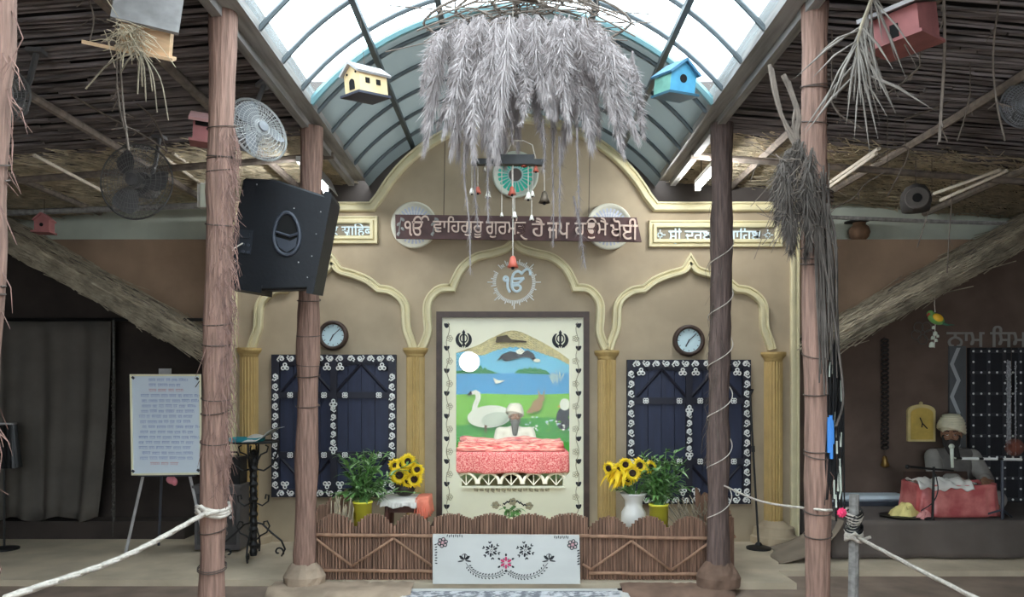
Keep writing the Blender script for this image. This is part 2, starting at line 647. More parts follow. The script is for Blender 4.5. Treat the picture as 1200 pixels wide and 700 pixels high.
# timber eaves beams that carry the vault and the reed roofs
for nm, s_ in (('beam_left', -1), ('beam_right', 1)):
    mb = MB()
    mb.box((s_ * 1.19, .75, 2.875), (.085, 10.5, .11))
    mb.box((s_ * 1.255, .75, 2.80), (.045, 10.5, .04))
    struct(nm, mb, M_BEAM)


# ------------------------------------------------------------------ reed roofs
def roof_z(x): return 2.88 - (abs(x) - 1.23) * .08


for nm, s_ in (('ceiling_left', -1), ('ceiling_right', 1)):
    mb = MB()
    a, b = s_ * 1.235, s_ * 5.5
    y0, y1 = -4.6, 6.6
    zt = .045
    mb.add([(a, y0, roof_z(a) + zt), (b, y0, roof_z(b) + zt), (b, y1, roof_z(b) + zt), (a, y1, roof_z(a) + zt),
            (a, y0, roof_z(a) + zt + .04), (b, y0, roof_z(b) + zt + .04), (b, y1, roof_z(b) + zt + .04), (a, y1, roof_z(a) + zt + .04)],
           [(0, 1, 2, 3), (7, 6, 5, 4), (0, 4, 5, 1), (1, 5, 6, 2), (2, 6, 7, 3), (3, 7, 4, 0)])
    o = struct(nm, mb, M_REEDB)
    mr = MB()
    y = 1.2
    while y < 5.35:
        r = RND.uniform(.006, .013)
        xs = a
        while abs(xs) < 4.9:
            L = RND.uniform(.9, 2.2)
            xe = xs + s_ * L
            d = RND.uniform(-.02, .02)
            mr.tube([(xs, y + d, roof_z(xs) + .03 + RND.uniform(-.012, .01)), ((xs + xe) / 2, y, roof_z((xs + xe) / 2) + .028 + RND.uniform(-.012, .012)),
                     (xe, y + RND.uniform(-.02, .02), roof_z(xe) + .03 + RND.uniform(-.012, .01))], r, 5)
            xs = xe
        y += RND.uniform(.022, .042)
    mr.build('reed_matting', M_REED, o, origin=o.location)
    ms = MB()
    for i in range(2600):
        x = s_ * RND.uniform(1.25, 4.4)
        y = RND.uniform(5.1, 6.55)
        an = RND.gauss(.5, .35) * s_
        L = RND.uniform(.2, .6)
        d = Vector((math.cos(an) * L, math.sin(an) * L * s_, RND.uniform(-.03, .02)))
        x = s_ * max(abs(x), 1.25 + abs(d.x) / 2)
        p = Vector((x, y, roof_z(x) + .03 + RND.uniform(-.025, .012)))
        ms.tube([p - d / 2, p + d / 2], RND.uniform(.0025, .005), 3)
    ms.build('thatch_lining', M_STRAW, o, origin=o.location)
    mp = MB()
    for x in (1.75, 2.55, 3.5):
        xx = s_ * x
        pts = [Vector((xx + RND.uniform(-.03, .03), y_, roof_z(xx) - .01 + RND.uniform(-.012, .006))) for y_ in (-3, 0, 1.5, 3, 4.5, 6.5)]
        mp.tube(catmull(pts, 3), RND.uniform(.022, .03), 7)
    for y_ in (5.25,):
        mp.tube([(s_ * 1.22, y_, 2.79), (s_ * 4.8, y_ + .05, roof_z(4.8) - .07)], .024, 7)
    mp.build('roof_pole', M_TWIG, o, origin=o.location)
M_BATTEN = mat('pale_batten', srgb(206, 194, 178), .8, .12, 14)
# pole laid on the wall heads and pale battens under the roof
struct('beam_wallhead_left', MB().tube([(-1.95, 6.25, 2.71), (-3.2, 6.25, 2.66), (-5.3, 6.25, 2.58)], .025, 7), M_BEAM)
struct('beam_wallhead_right', MB().tube([(2.1, 6.2, 2.60), (3.3, 6.2, 2.55), (5.3, 6.2, 2.49)], .016, 7), M_BEAM)
for k, (a, b, Y0, Y1) in enumerate((((190, 183), (238, 217), 5.2, 6.0), ((203, 180), (250, 211), 5.2, 6.0), ((40, 182), (120, 224), 4.6, 5.4),
                                    ((968, 217), (1030, 174), 5.6, 4.7), ((968, 222), (1027, 180), 5.6, 4.7), ((1090, 229), (1172, 199), 5.4, 4.9), ((1102, 235), (1180, 200), 5.4, 4.9))):
    p, q = P(*a, Y0), P(*b, Y1)
    tag(MB().tube([p, q], .012, 6).build('roof_batten', M_BATTEN),
        'pale slanting batten under the dark reed roof', 'batten', 'pale battens under the roof')

# ------------------------------------------------------------------ hut verges of thatch at both sides
for s_, nm in ((-1, 'ceiling_thatch_verge_left'), (1, 'ceiling_thatch_verge_right')):
    x0, z0, x1, z1 = 2.33, 1.53, 4.25, 2.60
    u = Vector((x1 - x0, 0, z1 - z0)).normalized()
    mb = MB()
    T = .045
    poly = [(s_ * x0, z0 - T), (s_ * x1, z1 - T), (s_ * x1, z1 + T), (s_ * x0, z0 + T)]
    mb.prism(poly, 5.52, 6.46)
    o = struct(nm, mb, M_STRAWD)
    ms = MB()
    L_ = (x1 - x0) / u.x
    for i in range(1500):
        t = RND.uniform(-.02, L_)
        y = 5.44 + abs(RND.gauss(0, .08)) if i % 3 else RND.uniform(5.45, 6.4)
        off = RND.uniform(-.055, .06) if i % 3 else RND.uniform(.02, .065)
        l = RND.uniform(.15, .5)
        d = Vector((s_ * (u.x + RND.gauss(0, .06)), RND.gauss(0, .12), u.z + RND.gauss(0, .09))) * l
        p = Vector((s_ * (x0 + u.x * t - u.z * off), y, z0 + u.z * t + u.x * off))
        ms.tube([p - d / 2, p + d / 2], RND.uniform(.002, .0045), 3)
    ms.build('loose_thatch', M_STRAWG, o, origin=o.location)

# ------------------------------------------------------------------ room behind the glass: floor, walls, painted back wall
M_ROOM = mat('room_wall', srgb(170, 190, 170), .9, .05, 3)
struct('floor_shrine', MB().box((0, 8.85, -.06), (4.4, 5.1, .1)), M_FLOOR)
mb = MB()
mb.box((-1.7, 8.8, 1.0), (.06, 5, 2.3)).box((1.7, 8.8, 1.0), (.06, 5, 2.3))
struct('wall_shrine', mb, M_ROOM)
struct('ceiling_shrine', MB().box((0, 8.8, 2.12), (3.6, 5.1, .06)), M_ROOM)

YM = 11.2
mur_cols = [srgb(120, 200, 245), srgb(80, 165, 232), srgb(132, 205, 70), srgb(66, 170, 60), srgb(44, 140, 84), srgb(32, 32, 48),
            srgb(240, 240, 236), srgb(208, 214, 208), srgb(176, 140, 100), srgb(214, 184, 70), srgb(196, 222, 232), srgb(110, 84, 60)]
mur_m = [mat('mural_%d' % i, c, .8, .06, 5) for i, c in enumerate(mur_cols)]
mb = MB()
lay = [0]


def mp_(px, py): return ((px - CX) / F * YM, CAMH + (HZ - py) / F * YM)


def mpoly(pts, ci):
    lay[0] += 1
    y = YM - .003 * lay[0]
    mb.cur = ci
    mb.add([(x, y, z) for x, z in (mp_(*p) for p in pts)], [tuple(range(len(pts)))])


def mell(cx, cy, a, b, ci, rot=0, n=20):
    mpoly([(cx + a * math.cos(t) * math.cos(rot) - b * math.sin(t) * math.sin(rot), cy + a * math.cos(t) * math.sin(rot) + b * math.sin(t) * math.cos(rot))
           for t in (2 * PI * i / n for i in range(n))], ci)


mb.cur = 0
mb.box((0, YM + .05, 1.0), (3.5, .1, 2.3))
mpoly([(460, 437), (560, 438), (640, 437), (740, 438), (740, 466), (460, 466)], 1)
mpoly([(460, 462), (520, 463), (570, 461.5), (620, 463), (680, 461), (740, 462), (740, 560), (460, 560)], 2)
mpoly([(460, 500), (500, 494), (540, 499), (590, 492), (640, 489), (690, 492), (740, 488), (740, 560), (460, 560)], 3)
mpoly([(500, 438)] + [(545 + i * 2.6, 434 - (7 if i % 2 else 1) * math.sin(PI * min(1, i / 11))) for i in range(12)] + [(584, 438)], 4)
mpoly([(603, 437.5)] + [(606 + i * 3, 435 - (5 if i % 2 else 2) * math.sin(PI * (i + 1) / 13)) for i in range(12)] + [(645, 439)], 4)
for k in range(26):                                # pale coral bush
    a = -PI / 2 + RND.uniform(-.9, .9)
    x, y = 652 + RND.uniform(-5, 5), 452 + RND.uniform(-8, 2)
    mpoly([(x, y), (x + 8 * math.cos(a) - .6, y + 12 * math.sin(a)), (x + 8 * math.cos(a) + .6, y + 12 * math.sin(a))], 10)
# flying dark bird
mpoly([(582, 424), (588, 416), (598, 412), (607, 414), (613, 413), (618, 411), (625, 415), (628, 422), (625, 424), (621, 420), (614, 419), (606, 421), (597, 423), (592, 424), (588, 421)], 5)
mpoly([(604, 412), (610, 408), (615, 412), (611, 416), (606, 415)], 6)
mell(629, 423, 4, 2, 6)
mpoly([(578, 443), (584, 446), (592, 446), (586, 449), (581, 450)], 6)
# swan
neck = [(563, 494), (561, 486), (560, 476), (564, 467), (563, 460), (558, 457), (553, 459), (553, 463), (557, 462), (558, 466), (554, 475), (553, 487), (552, 494)]
mell(574, 488, 26, 13, 6, -.08)
mpoly(neck, 6)
mpoly([(552, 458), (548, 463), (550, 464), (554, 462)], 5)
mell(580, 491, 16, 8, 7, -.2)
mpoly([(568, 498), (571, 498), (570, 508), (569, 508)], 11)
# hare
mell(629, 475, 6, 8, 8, .5)
mell(634, 467, 4, 4, 8)
mpoly([(631, 466), (630, 456), (633, 463)], 8)
mpoly([(635, 465), (638, 455), (637, 466)], 8)
mpoly([(622, 476), (616, 484), (625, 484)], 8)
# eagle
mell(660, 490, 9, 14, 5, .1)
mell(661, 474, 6, 7, 6)
mpoly([(655, 474), (652, 477), (656, 478)], 9)
for k in range(70):
    x, y = RND.uniform(615, 700), RND.uniform(487, 505)
    mell(x, y, RND.uniform(.8, 1.8), RND.uniform(.6, 1.4), RND.choice((6, 10, 2)), 0, 6)
for k in range(30):
    x, y = RND.uniform(500, 570), RND.uniform(505, 530)
    mell(x, y, RND.uniform(.8, 1.6), RND.uniform(.6, 1.2), RND.choice((2, 2, 4)), 0, 6)
o = mb.build('wall_mural', mur_m)
o['kind'] = 'structure'
# glowing disc on the painted wall imitating a lamp reflection in the glass
t = thing('reflection_disc', 'round glowing white disc imitating a lamp reflection on the shrine glass', 'lamp', P(550, 424, YM - .12))
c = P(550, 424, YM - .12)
MB().lathe([(.15, 0), (.15, .025), (.13, .03), (0, .031)], 28, rx(-PI / 2), c).build('reflection_disc_base', M_WHITE, t)
MB().lathe([(.14, 0), (.14, .01), (.11, .035), (.05, .05), (0, .052)], 28, rx(PI / 2), c).build('reflection_disc_face', emit_mat('reflection_glow', (1, 1, .97), 6), t)
ld = bpy.data.lights.new('shrine_fill_light', 'AREA')  # unseen fill light without a fixture, added to brighten the shrine room
ld.shape = 'RECTANGLE'
ld.size, ld.size_y = 1.6, .5
ld.energy = ROOM_W
ld.color = (1, .98, .94)
lo_ = bpy.data.objects.new('shrine_fill_light', ld)
C.objects.link(lo_)
lo_.location = (0, 8.2, 2.05)
lo_.rotation_euler = (math.radians(38), 0, 0)

# ================================================================== WINDOWS WITH PAINTED SHUTTERS
def scroll(mb, x, z, y, s, ang, flip=1, r=.0054):
    """one painted curl with two leaves"""
    pts = []
    for i in range(13):
        t = i / 12
        a = t * 2.2 * PI
        rr = s * (.5 - .36 * t)
        pts.append((rr * math.cos(a) - .0 * s, flip * rr * math.sin(a)))
    pts = [(-1.05 * s, flip * .35 * s), (-.4 * s, flip * -.62 * s), (.2 * s, flip * -.5 * s)] + pts
    ca, sa = math.cos(ang), math.sin(ang)
    mb.tube([(x + a * ca - b * sa, y, z + a * sa + b * ca) for a, b in pts], r, 4)
    for da in (.5, -.3):
        c, d = -.75 * s, flip * (.55 if da > 0 else -.1) * s
        mb.ball((x + c * ca - d * sa, y, z + c * sa + d * ca), (s * .26, .004, s * .17), 8, 5, ry(-ang + da))


def trefoil(mb, x, z, y, s, ang=0, r=.004, n=3):
    for k in range(n):
        a = ang + k * 2 * PI / n
        cx, cz = x + s * .5 * math.cos(a), z + s * .5 * math.sin(a)
        mb.tube([(cx + s * .36 * math.cos(t), y, cz + s * .36 * math.sin(t)) for t in (2 * PI * i / 9 for i in range(9))], r, 4, closed=True)


def window(name, l, t, r, b):
    x0, x1, z1, z0 = fx(l), fx(r), fz(t), fz(b)
    W, H = x1 - x0, z1 - z0
    fw = .062
    mb = MB()
    yb, yf = YF, YF - .045
    for a, c in (((x0 + x1) / 2, (z1 - fw / 2)), ((x0 + x1) / 2, z0 + fw / 2)):
        mb.box((a, YF - .0225, c), (W, .045, fw))
    for a in (x0 + fw / 2, x1 - fw / 2):
        mb.box((a, YF - .0225, (z0 + z1) / 2), (fw, .045, H - 2 * fw))
    o = struct(name, mb, M_NAVYD)
    og = o.location
    xm = (x0 + x1) / 2
    zr1, zr2 = z1 - H * .285, z1 - H * .705
    for s_ in (-1, 1):
        a, c = (x0 + fw, xm - .004) if s_ < 0 else (xm + .004, x1 - fw)
        mb = MB()
        w = c - a
        n = 4
        for i in range(n):                         # planks
            mb.box((a + w * (i + .5) / n, YF - .012, (z0 + z1) / 2), (w / n - .004, .022, H - 2 * fw))
        sh = mb.build('shutter', M_NAVY, o, origin=og)
        mr = MB()
        for z in (zr1, zr2):
            mr.box(((a + c) / 2, YF - .033, z), (w, .02, .05))
        mr.build('rail', M_NAVYD, sh, origin=og)
        mr = MB()
        m_ = (a + c) / 2
        for za, zb in ((zr1 + .025, z1 - fw - .01), (zr2 - .025, z0 + fw + .02)):
            mr.tube([(a + .01, YF - .03, za), (m_, YF - .03, zb)], .012, 4)
            mr.tube([(c - .01, YF - .03, za), (m_, YF - .03, zb)], .012, 4)
        mr.build('brace', M_NAVYD, sh, origin=og)
        mr = MB()
        for k in range(14):
            t = k / 13
            aa = PI * (.12 + .76 * t)
            mr.box((m_ - w * .54 * math.cos(aa), YF - .03, z1 - fw - .085 + .085 * math.sin(aa)), (.045, .016, .03), ry((.5 - t) * -1.4))
        mr.build('arch_trim', M_NAVYD, sh, origin=og)
        mr = MB()
        for z in (zr1, zr2):
            for x in (a + w * .2, a + w * .83):
                trefoil(mr, x, z, YF - .044, .026, PI / 4, .0045, 4)
        mr.build('painted_flower', M_WHITE, sh, origin=og)
    mb = MB()
    mb.box((xm, YF - .036, (z0 + z1) / 2), (.05, .03, H - 2 * fw))
    mb.build('meeting_stile', M_NAVYD, o, origin=og)
    mb = MB()
    y = YF - .047
    st = .076
    for k in range(int(W / st)):
        x = x0 + .05 + k * st
        for z in (z1 - fw / 2, z0 + fw / 2):
            scroll(mb, x + .03, z, y, .034, 0 if k < W / st / 2 else PI, 1 if k % 2 else -1)
    for k in range(int((H - 2 * fw) / st)):
        z = z0 + fw + .04 + k * st
        for x in (x0 + fw / 2, x1 - fw / 2):
            scroll(mb, x, z, y, .034, PI / 2, 1 if k % 2 else -1)
    for x in (x0 + fw + .045, xm - .05, xm + .05, x1 - fw - .045):
        for z in (z1 - fw - .035, z0 + fw + .035):
            trefoil(mb, x, z, YF - .05, .035, PI / 2 if z > CAMH else -PI / 2, .0055)
    zc = (zr1 + zr2) / 2
    for k in range(5):
        scroll(mb, xm, zc - .13 + k * .066, YF - .056, .03, PI / 2, 1 if k % 2 else -1, .0055)
    trefoil(mb, xm, zc + .17, YF - .056, .034, PI / 2, .0055)
    trefoil(mb, xm, zc - .19, YF - .056, .034, -PI / 2, .0055)
    mb.build('painted_scrollwork', M_WHITE, o, origin=og)


window('window_1', 320, 416, 465, 582)
window('window_2', 734, 422, 878, 590)

# ================================================================== SIGNS, PLATES, CLOCKS ON THE FACADE


def sign_panel(label, l, t, r, b, body, x0, x1, zb, zt_, stars, group, hooks=()):
    x_0, x_1, z1, z0 = fx(l), fx(r), fz(t), fz(b)
    o = thing('name_panel', label, 'sign', ((x_0 + x_1) / 2, YF, z0), group)
    mb = MB()
    mb.box(((x_0 + x_1) / 2, YF - .006, (z0 + z1) / 2), (x_1 - x_0 - .06, .01, z1 - z0 - .06))
    mb.build('back_board', mat('sign_ground', srgb(136, 126, 108), .8, .08, 8), o)
    mb = MB()
    q = .03
    moulding(mb, [(x_0 + q, z0 + q), (x_0 + q, z1 - q), (x_1 - q, z1 - q), (x_1 - q, z0 + q)], YF, .06, .04, closed=True)
    mb.build('moulded_frame', M_CREAM, o)
    mb = MB()
    text_into(mb, body, (fx(x0), YF - .011, fz(zb)), height=(zb - zt_) / 150, width=(x1 - x0) / 150, depth=.012, bold=.008)
    mb.build('lettering', M_LETTER, o)
    mb = MB()
    for px, py in stars:
        for k in range(8):
            a = k * PI / 4
            L = .042 if k % 2 == 0 else .024
            mb.tube([(fx(px) + .012 * math.cos(a), YF - .016, fz(py) + .012 * math.sin(a)), (fx(px) + L * math.cos(a), YF - .016, fz(py) + L * math.sin(a))], .005, 5)
    for hx, hy in hooks:
        mb.tube(catmull([Vector((fx(hx + a), YF - .02, fz(hy + b))) for a, b in ((0, -1), (1.2, 1), (3, 2.6), (5, 3.2))], 4), .006, 5)
    if stars:
        mb.build('star_ornament', M_LETTER, o)


sign_panel('cream framed wall panel with pale blue Gurmukhi lettering and a star at each end', 760, 259, 916, 290,
           'ਸੀ ਦਰਬਾਰ ਸਾਿਹਬ', 783, 890, 283.5, 266, ((773, 276), (899, 276)), None, ((787, 283),))
sign_panel('cream framed wall panel with pale blue Devanagari lettering behind the black loudspeaker', 288, 254, 443, 286,
           'श्री दरबार सािहब', 338, 437, 280.5, 262, ((326, 271),), None)

M_PLATE = mat('plate_white', srgb(226, 224, 222), .4)
M_PLBLUE = mat('plate_blue', srgb(190, 194, 212), .5)
M_PLPINK = mat('plate_pink', srgb(222, 170, 176), .5)
M_TEAL = mat('plate_teal', srgb(24, 190, 160), .4)
M_TEALP = mat('plate_pale_teal', srgb(170, 205, 200), .4)


def plate(label, cx, cy, rpx, teal=False):
    c = Vector((fx(cx), YF, fz(cy)))
    R = rpx / 150
    t = thing('round_plate', label, 'plate', c, None)
    MB().lathe([(R * .93, 0), (R, .02), (R, .045), (R * .93, .05), (R * .86, .03), (0, .022)], 48, rx(PI / 2), c).build('plate_rim', mat('plate_rim_white', srgb(222, 218, 200), .5) if not teal else M_PALEW, t, True)
    MB().lathe([(R * .86, .022), (R * .84, .028), (0, .028)], 48, rx(PI / 2), c).build('plate_face', M_PLATE if not teal else M_TEALP, t)
    rows = ((30, .60, .80, 1), (30, .40, .56, 1), (20, .16, .36, 2)) if not teal else ((22, .34, .74, 1),)
    mb = MB()
    for n, r0, r1, ci in rows:
        mb.cur = ci - 1
        for k in range(n):
            a = 2 * PI * k / n
            w0, w1 = R * r0 * PI / n * .5, R * r1 * PI / n * (.5 if not teal else .72)
            u, v = Vector((math.cos(a), 0, math.sin(a))), Vector((-math.sin(a), 0, math.cos(a)))
            p = c + Vector((0, -.0295, 0))
            mb.add([p + u * R * r0 - v * w0, p + u * R * r1 - v * w1, p + u * R * (r1 + .03), p + u * R * r1 + v * w1, p + u * R * r0 + v * w0], [(0, 1, 2, 3, 4)])
    mb.build('painted_rays', [M_PLBLUE, M_PLPINK] if not teal else [M_TEAL], t)
    if teal:
        MB().lathe([(R * .28, .028), (R * .27, .034), (0, .034)], 24, rx(PI / 2), c).build('plate_centre', M_GREYW, t)


plate('white round plate with blue and pink rays behind the Ek Onkar end of the banner', 486, 265, 27)
plate('white round plate with blue and pink rays behind the tapered end of the banner', 713, 267, 27)
plate('round plate with bright teal rays at the top of the facade behind the bells', 604, 206, 27, True)

# Ek Onkar emblem ringed by short strokes
t = thing('wall_emblem', 'white Ek Onkar symbol in a ring of short rays above the glass shrine', 'emblem', (fx(602.5), YF, fz(356)))
mb = MB()
EK = lambda pts: catmull([Vector((fx(560 + a / 10.77), YF - .008, fz(295 + b / 10.77))) for a, b in pts], 6)
for pts in ([(372, 358), (352, 372), (328, 350), (340, 322), (368, 324), (380, 350), (374, 400), (376, 450), (392, 492), (408, 516)],
            [(452, 285), (436, 320), (428, 380), (430, 440), (452, 488), (492, 506), (530, 486), (538, 452), (514, 428), (470, 430), (446, 436)],
            [(440, 348), (490, 346), (545, 342), (585, 336)], [(585, 336), (556, 362), (520, 392), (470, 402), (440, 398)],
            [(440, 296), (470, 264), (510, 250), (540, 268), (552, 280), (572, 256), (612, 226), (648, 240), (662, 270), (660, 302)]):
    mb.tube(EK(pts), .0105, 8)
mb.build('symbol', M_LETTER, t)
mb = MB()
R = 23 / 150
for k in range(76):
    a = 2 * PI * k / 76
    r1 = .014
    if k % 19 == 0 or k % 19 in (9, 10) and k % 2: r1 = .055
    elif k % 4 == 0: r1 = .03
    if RND.random() < .12: continue
    p = Vector((fx(602.5), YF - .004, fz(331)))
    u = Vector((math.cos(a), 0, math.sin(a)))
    mb.tube([p + u * (R - .012), p + u * (R + r1)], .0045, 4)
mb.build('ray_ring', M_WHITE, t)

# wall clocks


def clock(label, px, py, rpx):
    c = Vector((fx(px), YF, fz(py)))
    R = rpx / 150
    t = thing('wall_clock', label, 'clock', c, 'round wall clocks on the facade')
    MB().lathe([(R, 0), (R, .03), (R * .94, .048), (R * .80, .05), (R * .74, .035), (R * .74, .02)], 40, rx(PI / 2), c).build('clock_case', M_BROWN, t, True)
    f = MB().lathe([(R * .76, .018), (R * .76, .022), (0, .022)], 40, rx(PI / 2), c).build('clock_face', mat('clock_face', srgb(214, 238, 244), .3), t)
    mb = MB()
    for k in range(12):
        a = k * PI / 6
        mb.box(c + Vector((R * .65 * math.sin(a), -.0225, R * .65 * math.cos(a))), (.004, .001, .014), ry(a))
    mb.build('hour_marks', M_SPK2, f)
    for nm, a, L, w in (('hour_hand', PI + .48, .36, .009), ('minute_hand', .82, .56, .006)):
        m = MB()
        m.box(c + Vector((R * L / 2 * math.sin(a), -.025, R * L / 2 * math.cos(a))), (w, .002, R * (L + .16)), ry(a))
        m.build(nm, M_SPK2, t)


clock('round brown wall clock beside the smooth brownish post near the loudspeaker', 391, 393.5, 17.5)
clock('round brown wall clock beside the dark post wound with twine', 806.5, 399.5, 18.5)

# long carved banner hung before the plates
p0, p1 = P(463, 266, 5.75), P(749, 269.5, 5.75)
t = thing('carved_banner', 'long maroon carved wooden banner with raised pale Gurmukhi verse hung before the gable', 'sign', (p0 + p1) / 2)
k = 5.75 / 900
mb = MB()
zc = lambda px, py: ((px - CX) * k, CAMH + (HZ - py) * k)
mb.prism([zc(463, 251.5), zc(464, 279.5), zc(752, 283.5), zc(746, 255)], 5.75, 5.775)
mb.build('board', M_MAROON, t)
ang = -math.atan2(3.6, 286)
for body, xa, xb, yb, hh in (('ੴ', 474, 503, 276.5, 24), ('ਵਾਿਹਗੁਰੂ', 507, 566, 278.5, 25), ('ਗੁਰਮੰਤ', 569, 616, 279, 25), ('ਹੈ', 623, 638, 277.5, 22),
                             ('ਜਪ', 641, 667, 279.5, 18.5), ('ਹ\u0a73\u0a41ਮੈ', 673, 712, 280, 25), ('ਖੋਈ', 715, 747, 281, 25)):
    mb = MB()
    x, z = zc(xa, yb)
    text_into(mb, body, (x, 5.7495, z), height=hh * k, width=(xb - xa) * k, depth=.012, bold=.004, ang=ang)
    if body.endswith('ਤ'):
        mb.tube(catmull([Vector((*zc(613 + a, 0)[:1], 5.742, zc(0, 277 + b)[1])) for a, b in ((-3, -1), (-1, 1.5), (2, 3.5), (5, 4))], 4), .007, 5)
    mb.build('raised_word', M_PINKL, t)
mb = MB()
for px in (469, 509):
    for j in range(4):
        x, z = zc(px + (3 if j % 2 else -2), 274 - j * 5.5)
        mb.ball((x, 5.748, z), (.018, .006, .011), 8, 5, ry(.8 if j % 2 else -.8))
    a, b = zc(px - 2, 277), zc(px + 1, 255)
    mb.tube([(a[0], 5.747, a[1]), (b[0], 5.747, b[1])], .004, 4)
mb.build('carved_leaf_spray', mat('grey_green_leaf', srgb(150, 150, 146), .7), t)
mb = MB()
for px, pt in ((520, 235), (690, 236)):
    a, b = P(px, 253, 5.76), P(px + 2, 150, 5.76)
    b.z = VZ + math.sqrt(VR ** 2 - b.x ** 2) - .0
    mb.tube([a, b], .003, 4)
mb.build('hanging_wire', M_WIRE, t)

# ================================================================== GLASS SHRINE FRONT
X0, X1, Z1 = fx(512), fx(690), fz(366)
t = thing('shrine_front', 'tall cream painted shrine front with brown frame, vine borders and arched glass opening', 'shrine', ((X0 + X1) / 2, YF, 0))
mb = MB()
fw = 6.5 / 150
mb.box(((X0 + X1) / 2, YF, Z1 - fw / 2), (X1 - X0, .1, fw))
for x in (X0 + fw / 2, X1 - fw / 2):
    mb.box((x, YF, (Z1 - fw) / 2 + .06), (fw, .1, Z1 - fw - .12))
mb.build('frame', M_BROWN, t)
opening = [(535, 412)]
oc = catmull([Vector((a, b, 0)) for a, b in ((548, 409), (560, 405), (575, 397), (590, 390), (601, 387.5), (612, 390), (627, 397), (642, 405), (654, 412), (667, 422))], 3)
opening = [(534.5, 552), (534.5, 414)] + [(v.x, v.y) for v in oc] + [(667.5, 554), (660, 562), (660, 570), (541, 570), (541, 562)]
outer = [(517, 608), (517, 371), (685, 371), (685, 608)]
# panel with a hole: two halves sharing the centre line
iL = [p for p in opening]
top = [(v.x, v.y) for v in oc]
midt = len(top) // 2
mb = MB()
left = [(517, 608), (517, 371), (601, 371)] + [top[i] for i in range(midt, -1, -1)] + [(534.5, 414), (534.5, 552), (541, 562), (541, 570), (601, 570), (601, 608)]
right = [(601, 371), (685, 371), (685, 608), (601, 608), (601, 570), (660, 570), (660, 562), (667.5, 554)] + [top[i] for i in range(len(top) - 1, midt - 1, -1)]
mb.prism(fp(left), YF - .01, YF + .015)
mb.prism(fp(right), YF - .01, YF + .015)
pan = mb.build('painted_panel', M_PANELC, t)
# vine border, khandas and bottom spray painted on the panel
mb = MB()
yp = YF - .0115
for x0, sg in ((525, 1), (676.5, -1)):
    pts = []
    for i in range(60):
        z = 378 + i * (602 - 378) / 59
        pts.append(Vector((fx(x0 + 1.8 * sg * math.sin(i * .75)), yp, fz(z))))
    mb.cur = 1
    mb.tube(pts, .0028, 4)
    for j in range(9):
        z = 384 + j * 26.5
        mb.cur = 0
        for da, q in ((.6, 1.0), (-.5, 1.0), (0, .8)):
            mb.ball((fx(x0 - 1.5 * sg + 2.2 * math.sin(da) * sg), yp, fz(z - 2.4 * math.cos(da))), (.011, .002, .022 * q), 8, 5, ry(da * sg))
        mb.cur = 1
        for da in range(5):
            a = da * 1.256
            mb.tube([(fx(x0 + 2 * sg + 2.4 * math.cos(a) + 1.5 * math.cos(q_)), yp, fz(z + 13 + 2.4 * math.sin(a) + 1.5 * math.sin(q_))) for q_ in (i * PI / 3 for i in range(6))], .0022, 4, closed=True)
mb.cur = 0
for i in range(24):
    a = PI * (i / 23)
    px = 576 + i * 2.1
    py = 592 - (4 if 6 < i < 18 else 0) * math.sin((i - 6) / 12 * PI) * 1.3
    if 6 < i < 20:
        mb.ball((fx(px), yp, fz(py)), (.012, .002, .006), 8, 5, ry(.7 if i % 2 else -.7))
    else:
        mb.ball((fx(px), yp, fz(592)), .004, 6, 4)
mb.cur = 1
for px, py in ((581, 592), (601, 588), (620, 593)):
    for k_ in range(5):
        a = k_ * 1.256
        mb.ball((fx(px + 2.6 * math.cos(a)), yp, fz(py + 2.6 * math.sin(a))), (.015, .002, .015), 8, 5)
    mb.cur = 1
mb.build('vine_painting', [M_INK, M_TAN], pan)


def khanda(cx, cy):
    mb = MB()
    K = lambda a, b: (fx(cx + a), fz(cy + b))
    def flat(poly, dy=0.0):
        mb.prism([K(*p) for p in poly], yp - .003 - dy, yp + .002)
    flat([(-1.4, 7), (-1.2, -5), (-1.8, -8), (0, -11), (1.8, -8), (1.2, -5), (1.4, 7), (0, 10.5)])
    for s_ in (-1, 1):
        out = [(s_ * (9.6 * math.cos(a)), 1 + 9.4 * math.sin(a)) for a in (-.95 + i * 2.35 / 12 for i in range(13))]
        inn = [(s_ * (1.4 + 4.4 * math.cos(a)), -0.6 + 6.6 * math.sin(a)) for a in (1.2 - i * 2.3 / 12 for i in range(13))]
        flat(out + inn)
        flat([(s_ * 1, 8), (s_ * 4.8, 9.8), (s_ * 5.4, 8.8), (s_ * 1.2, 6)])
    mb.build('khanda_symbol', M_INK, pan)
    mb = MB()
    mb.tube([(fx(cx + 4.1 * math.cos(a)), yp - .004, fz(cy - .6 + 4.6 * math.sin(a))) for a in (2 * PI * i / 24 for i in range(24))], .005, 5, closed=True)
    mb.build('khanda_ring', M_INK, pan)


khanda(543.5, 397.5)
khanda(656.5, 398)
mb = MB()
mb.box(((fx(534) + fx(668)) / 2, YF + .02, (fz(385) + fz(572)) / 2), (fx(668) - fx(534), .006, fz(385) - fz(572)))
mb.build('glass_pane', glass_mat('clear_glass'), t)
mb = MB()
mb.box((fx(601), YF - .03, fz(570.5)), (fx(661) - fx(540), .04, .014))
mb.build('ledge', M_PANELC, t)
mb = MB()
for i in range(14):
    px = 558 + i * 6.4
    mb.prism(fp([(px - 3, 571.5), (px + 3, 571.5), (px + 2.2, 575 + RND.uniform(0, 3)), (px - 2.2, 575.5)]), YF - .02, YF - .012)
mb.build('fringe', [mat('fringe_cloth', srgb(190, 180, 150), .9, .4, 60)], t)
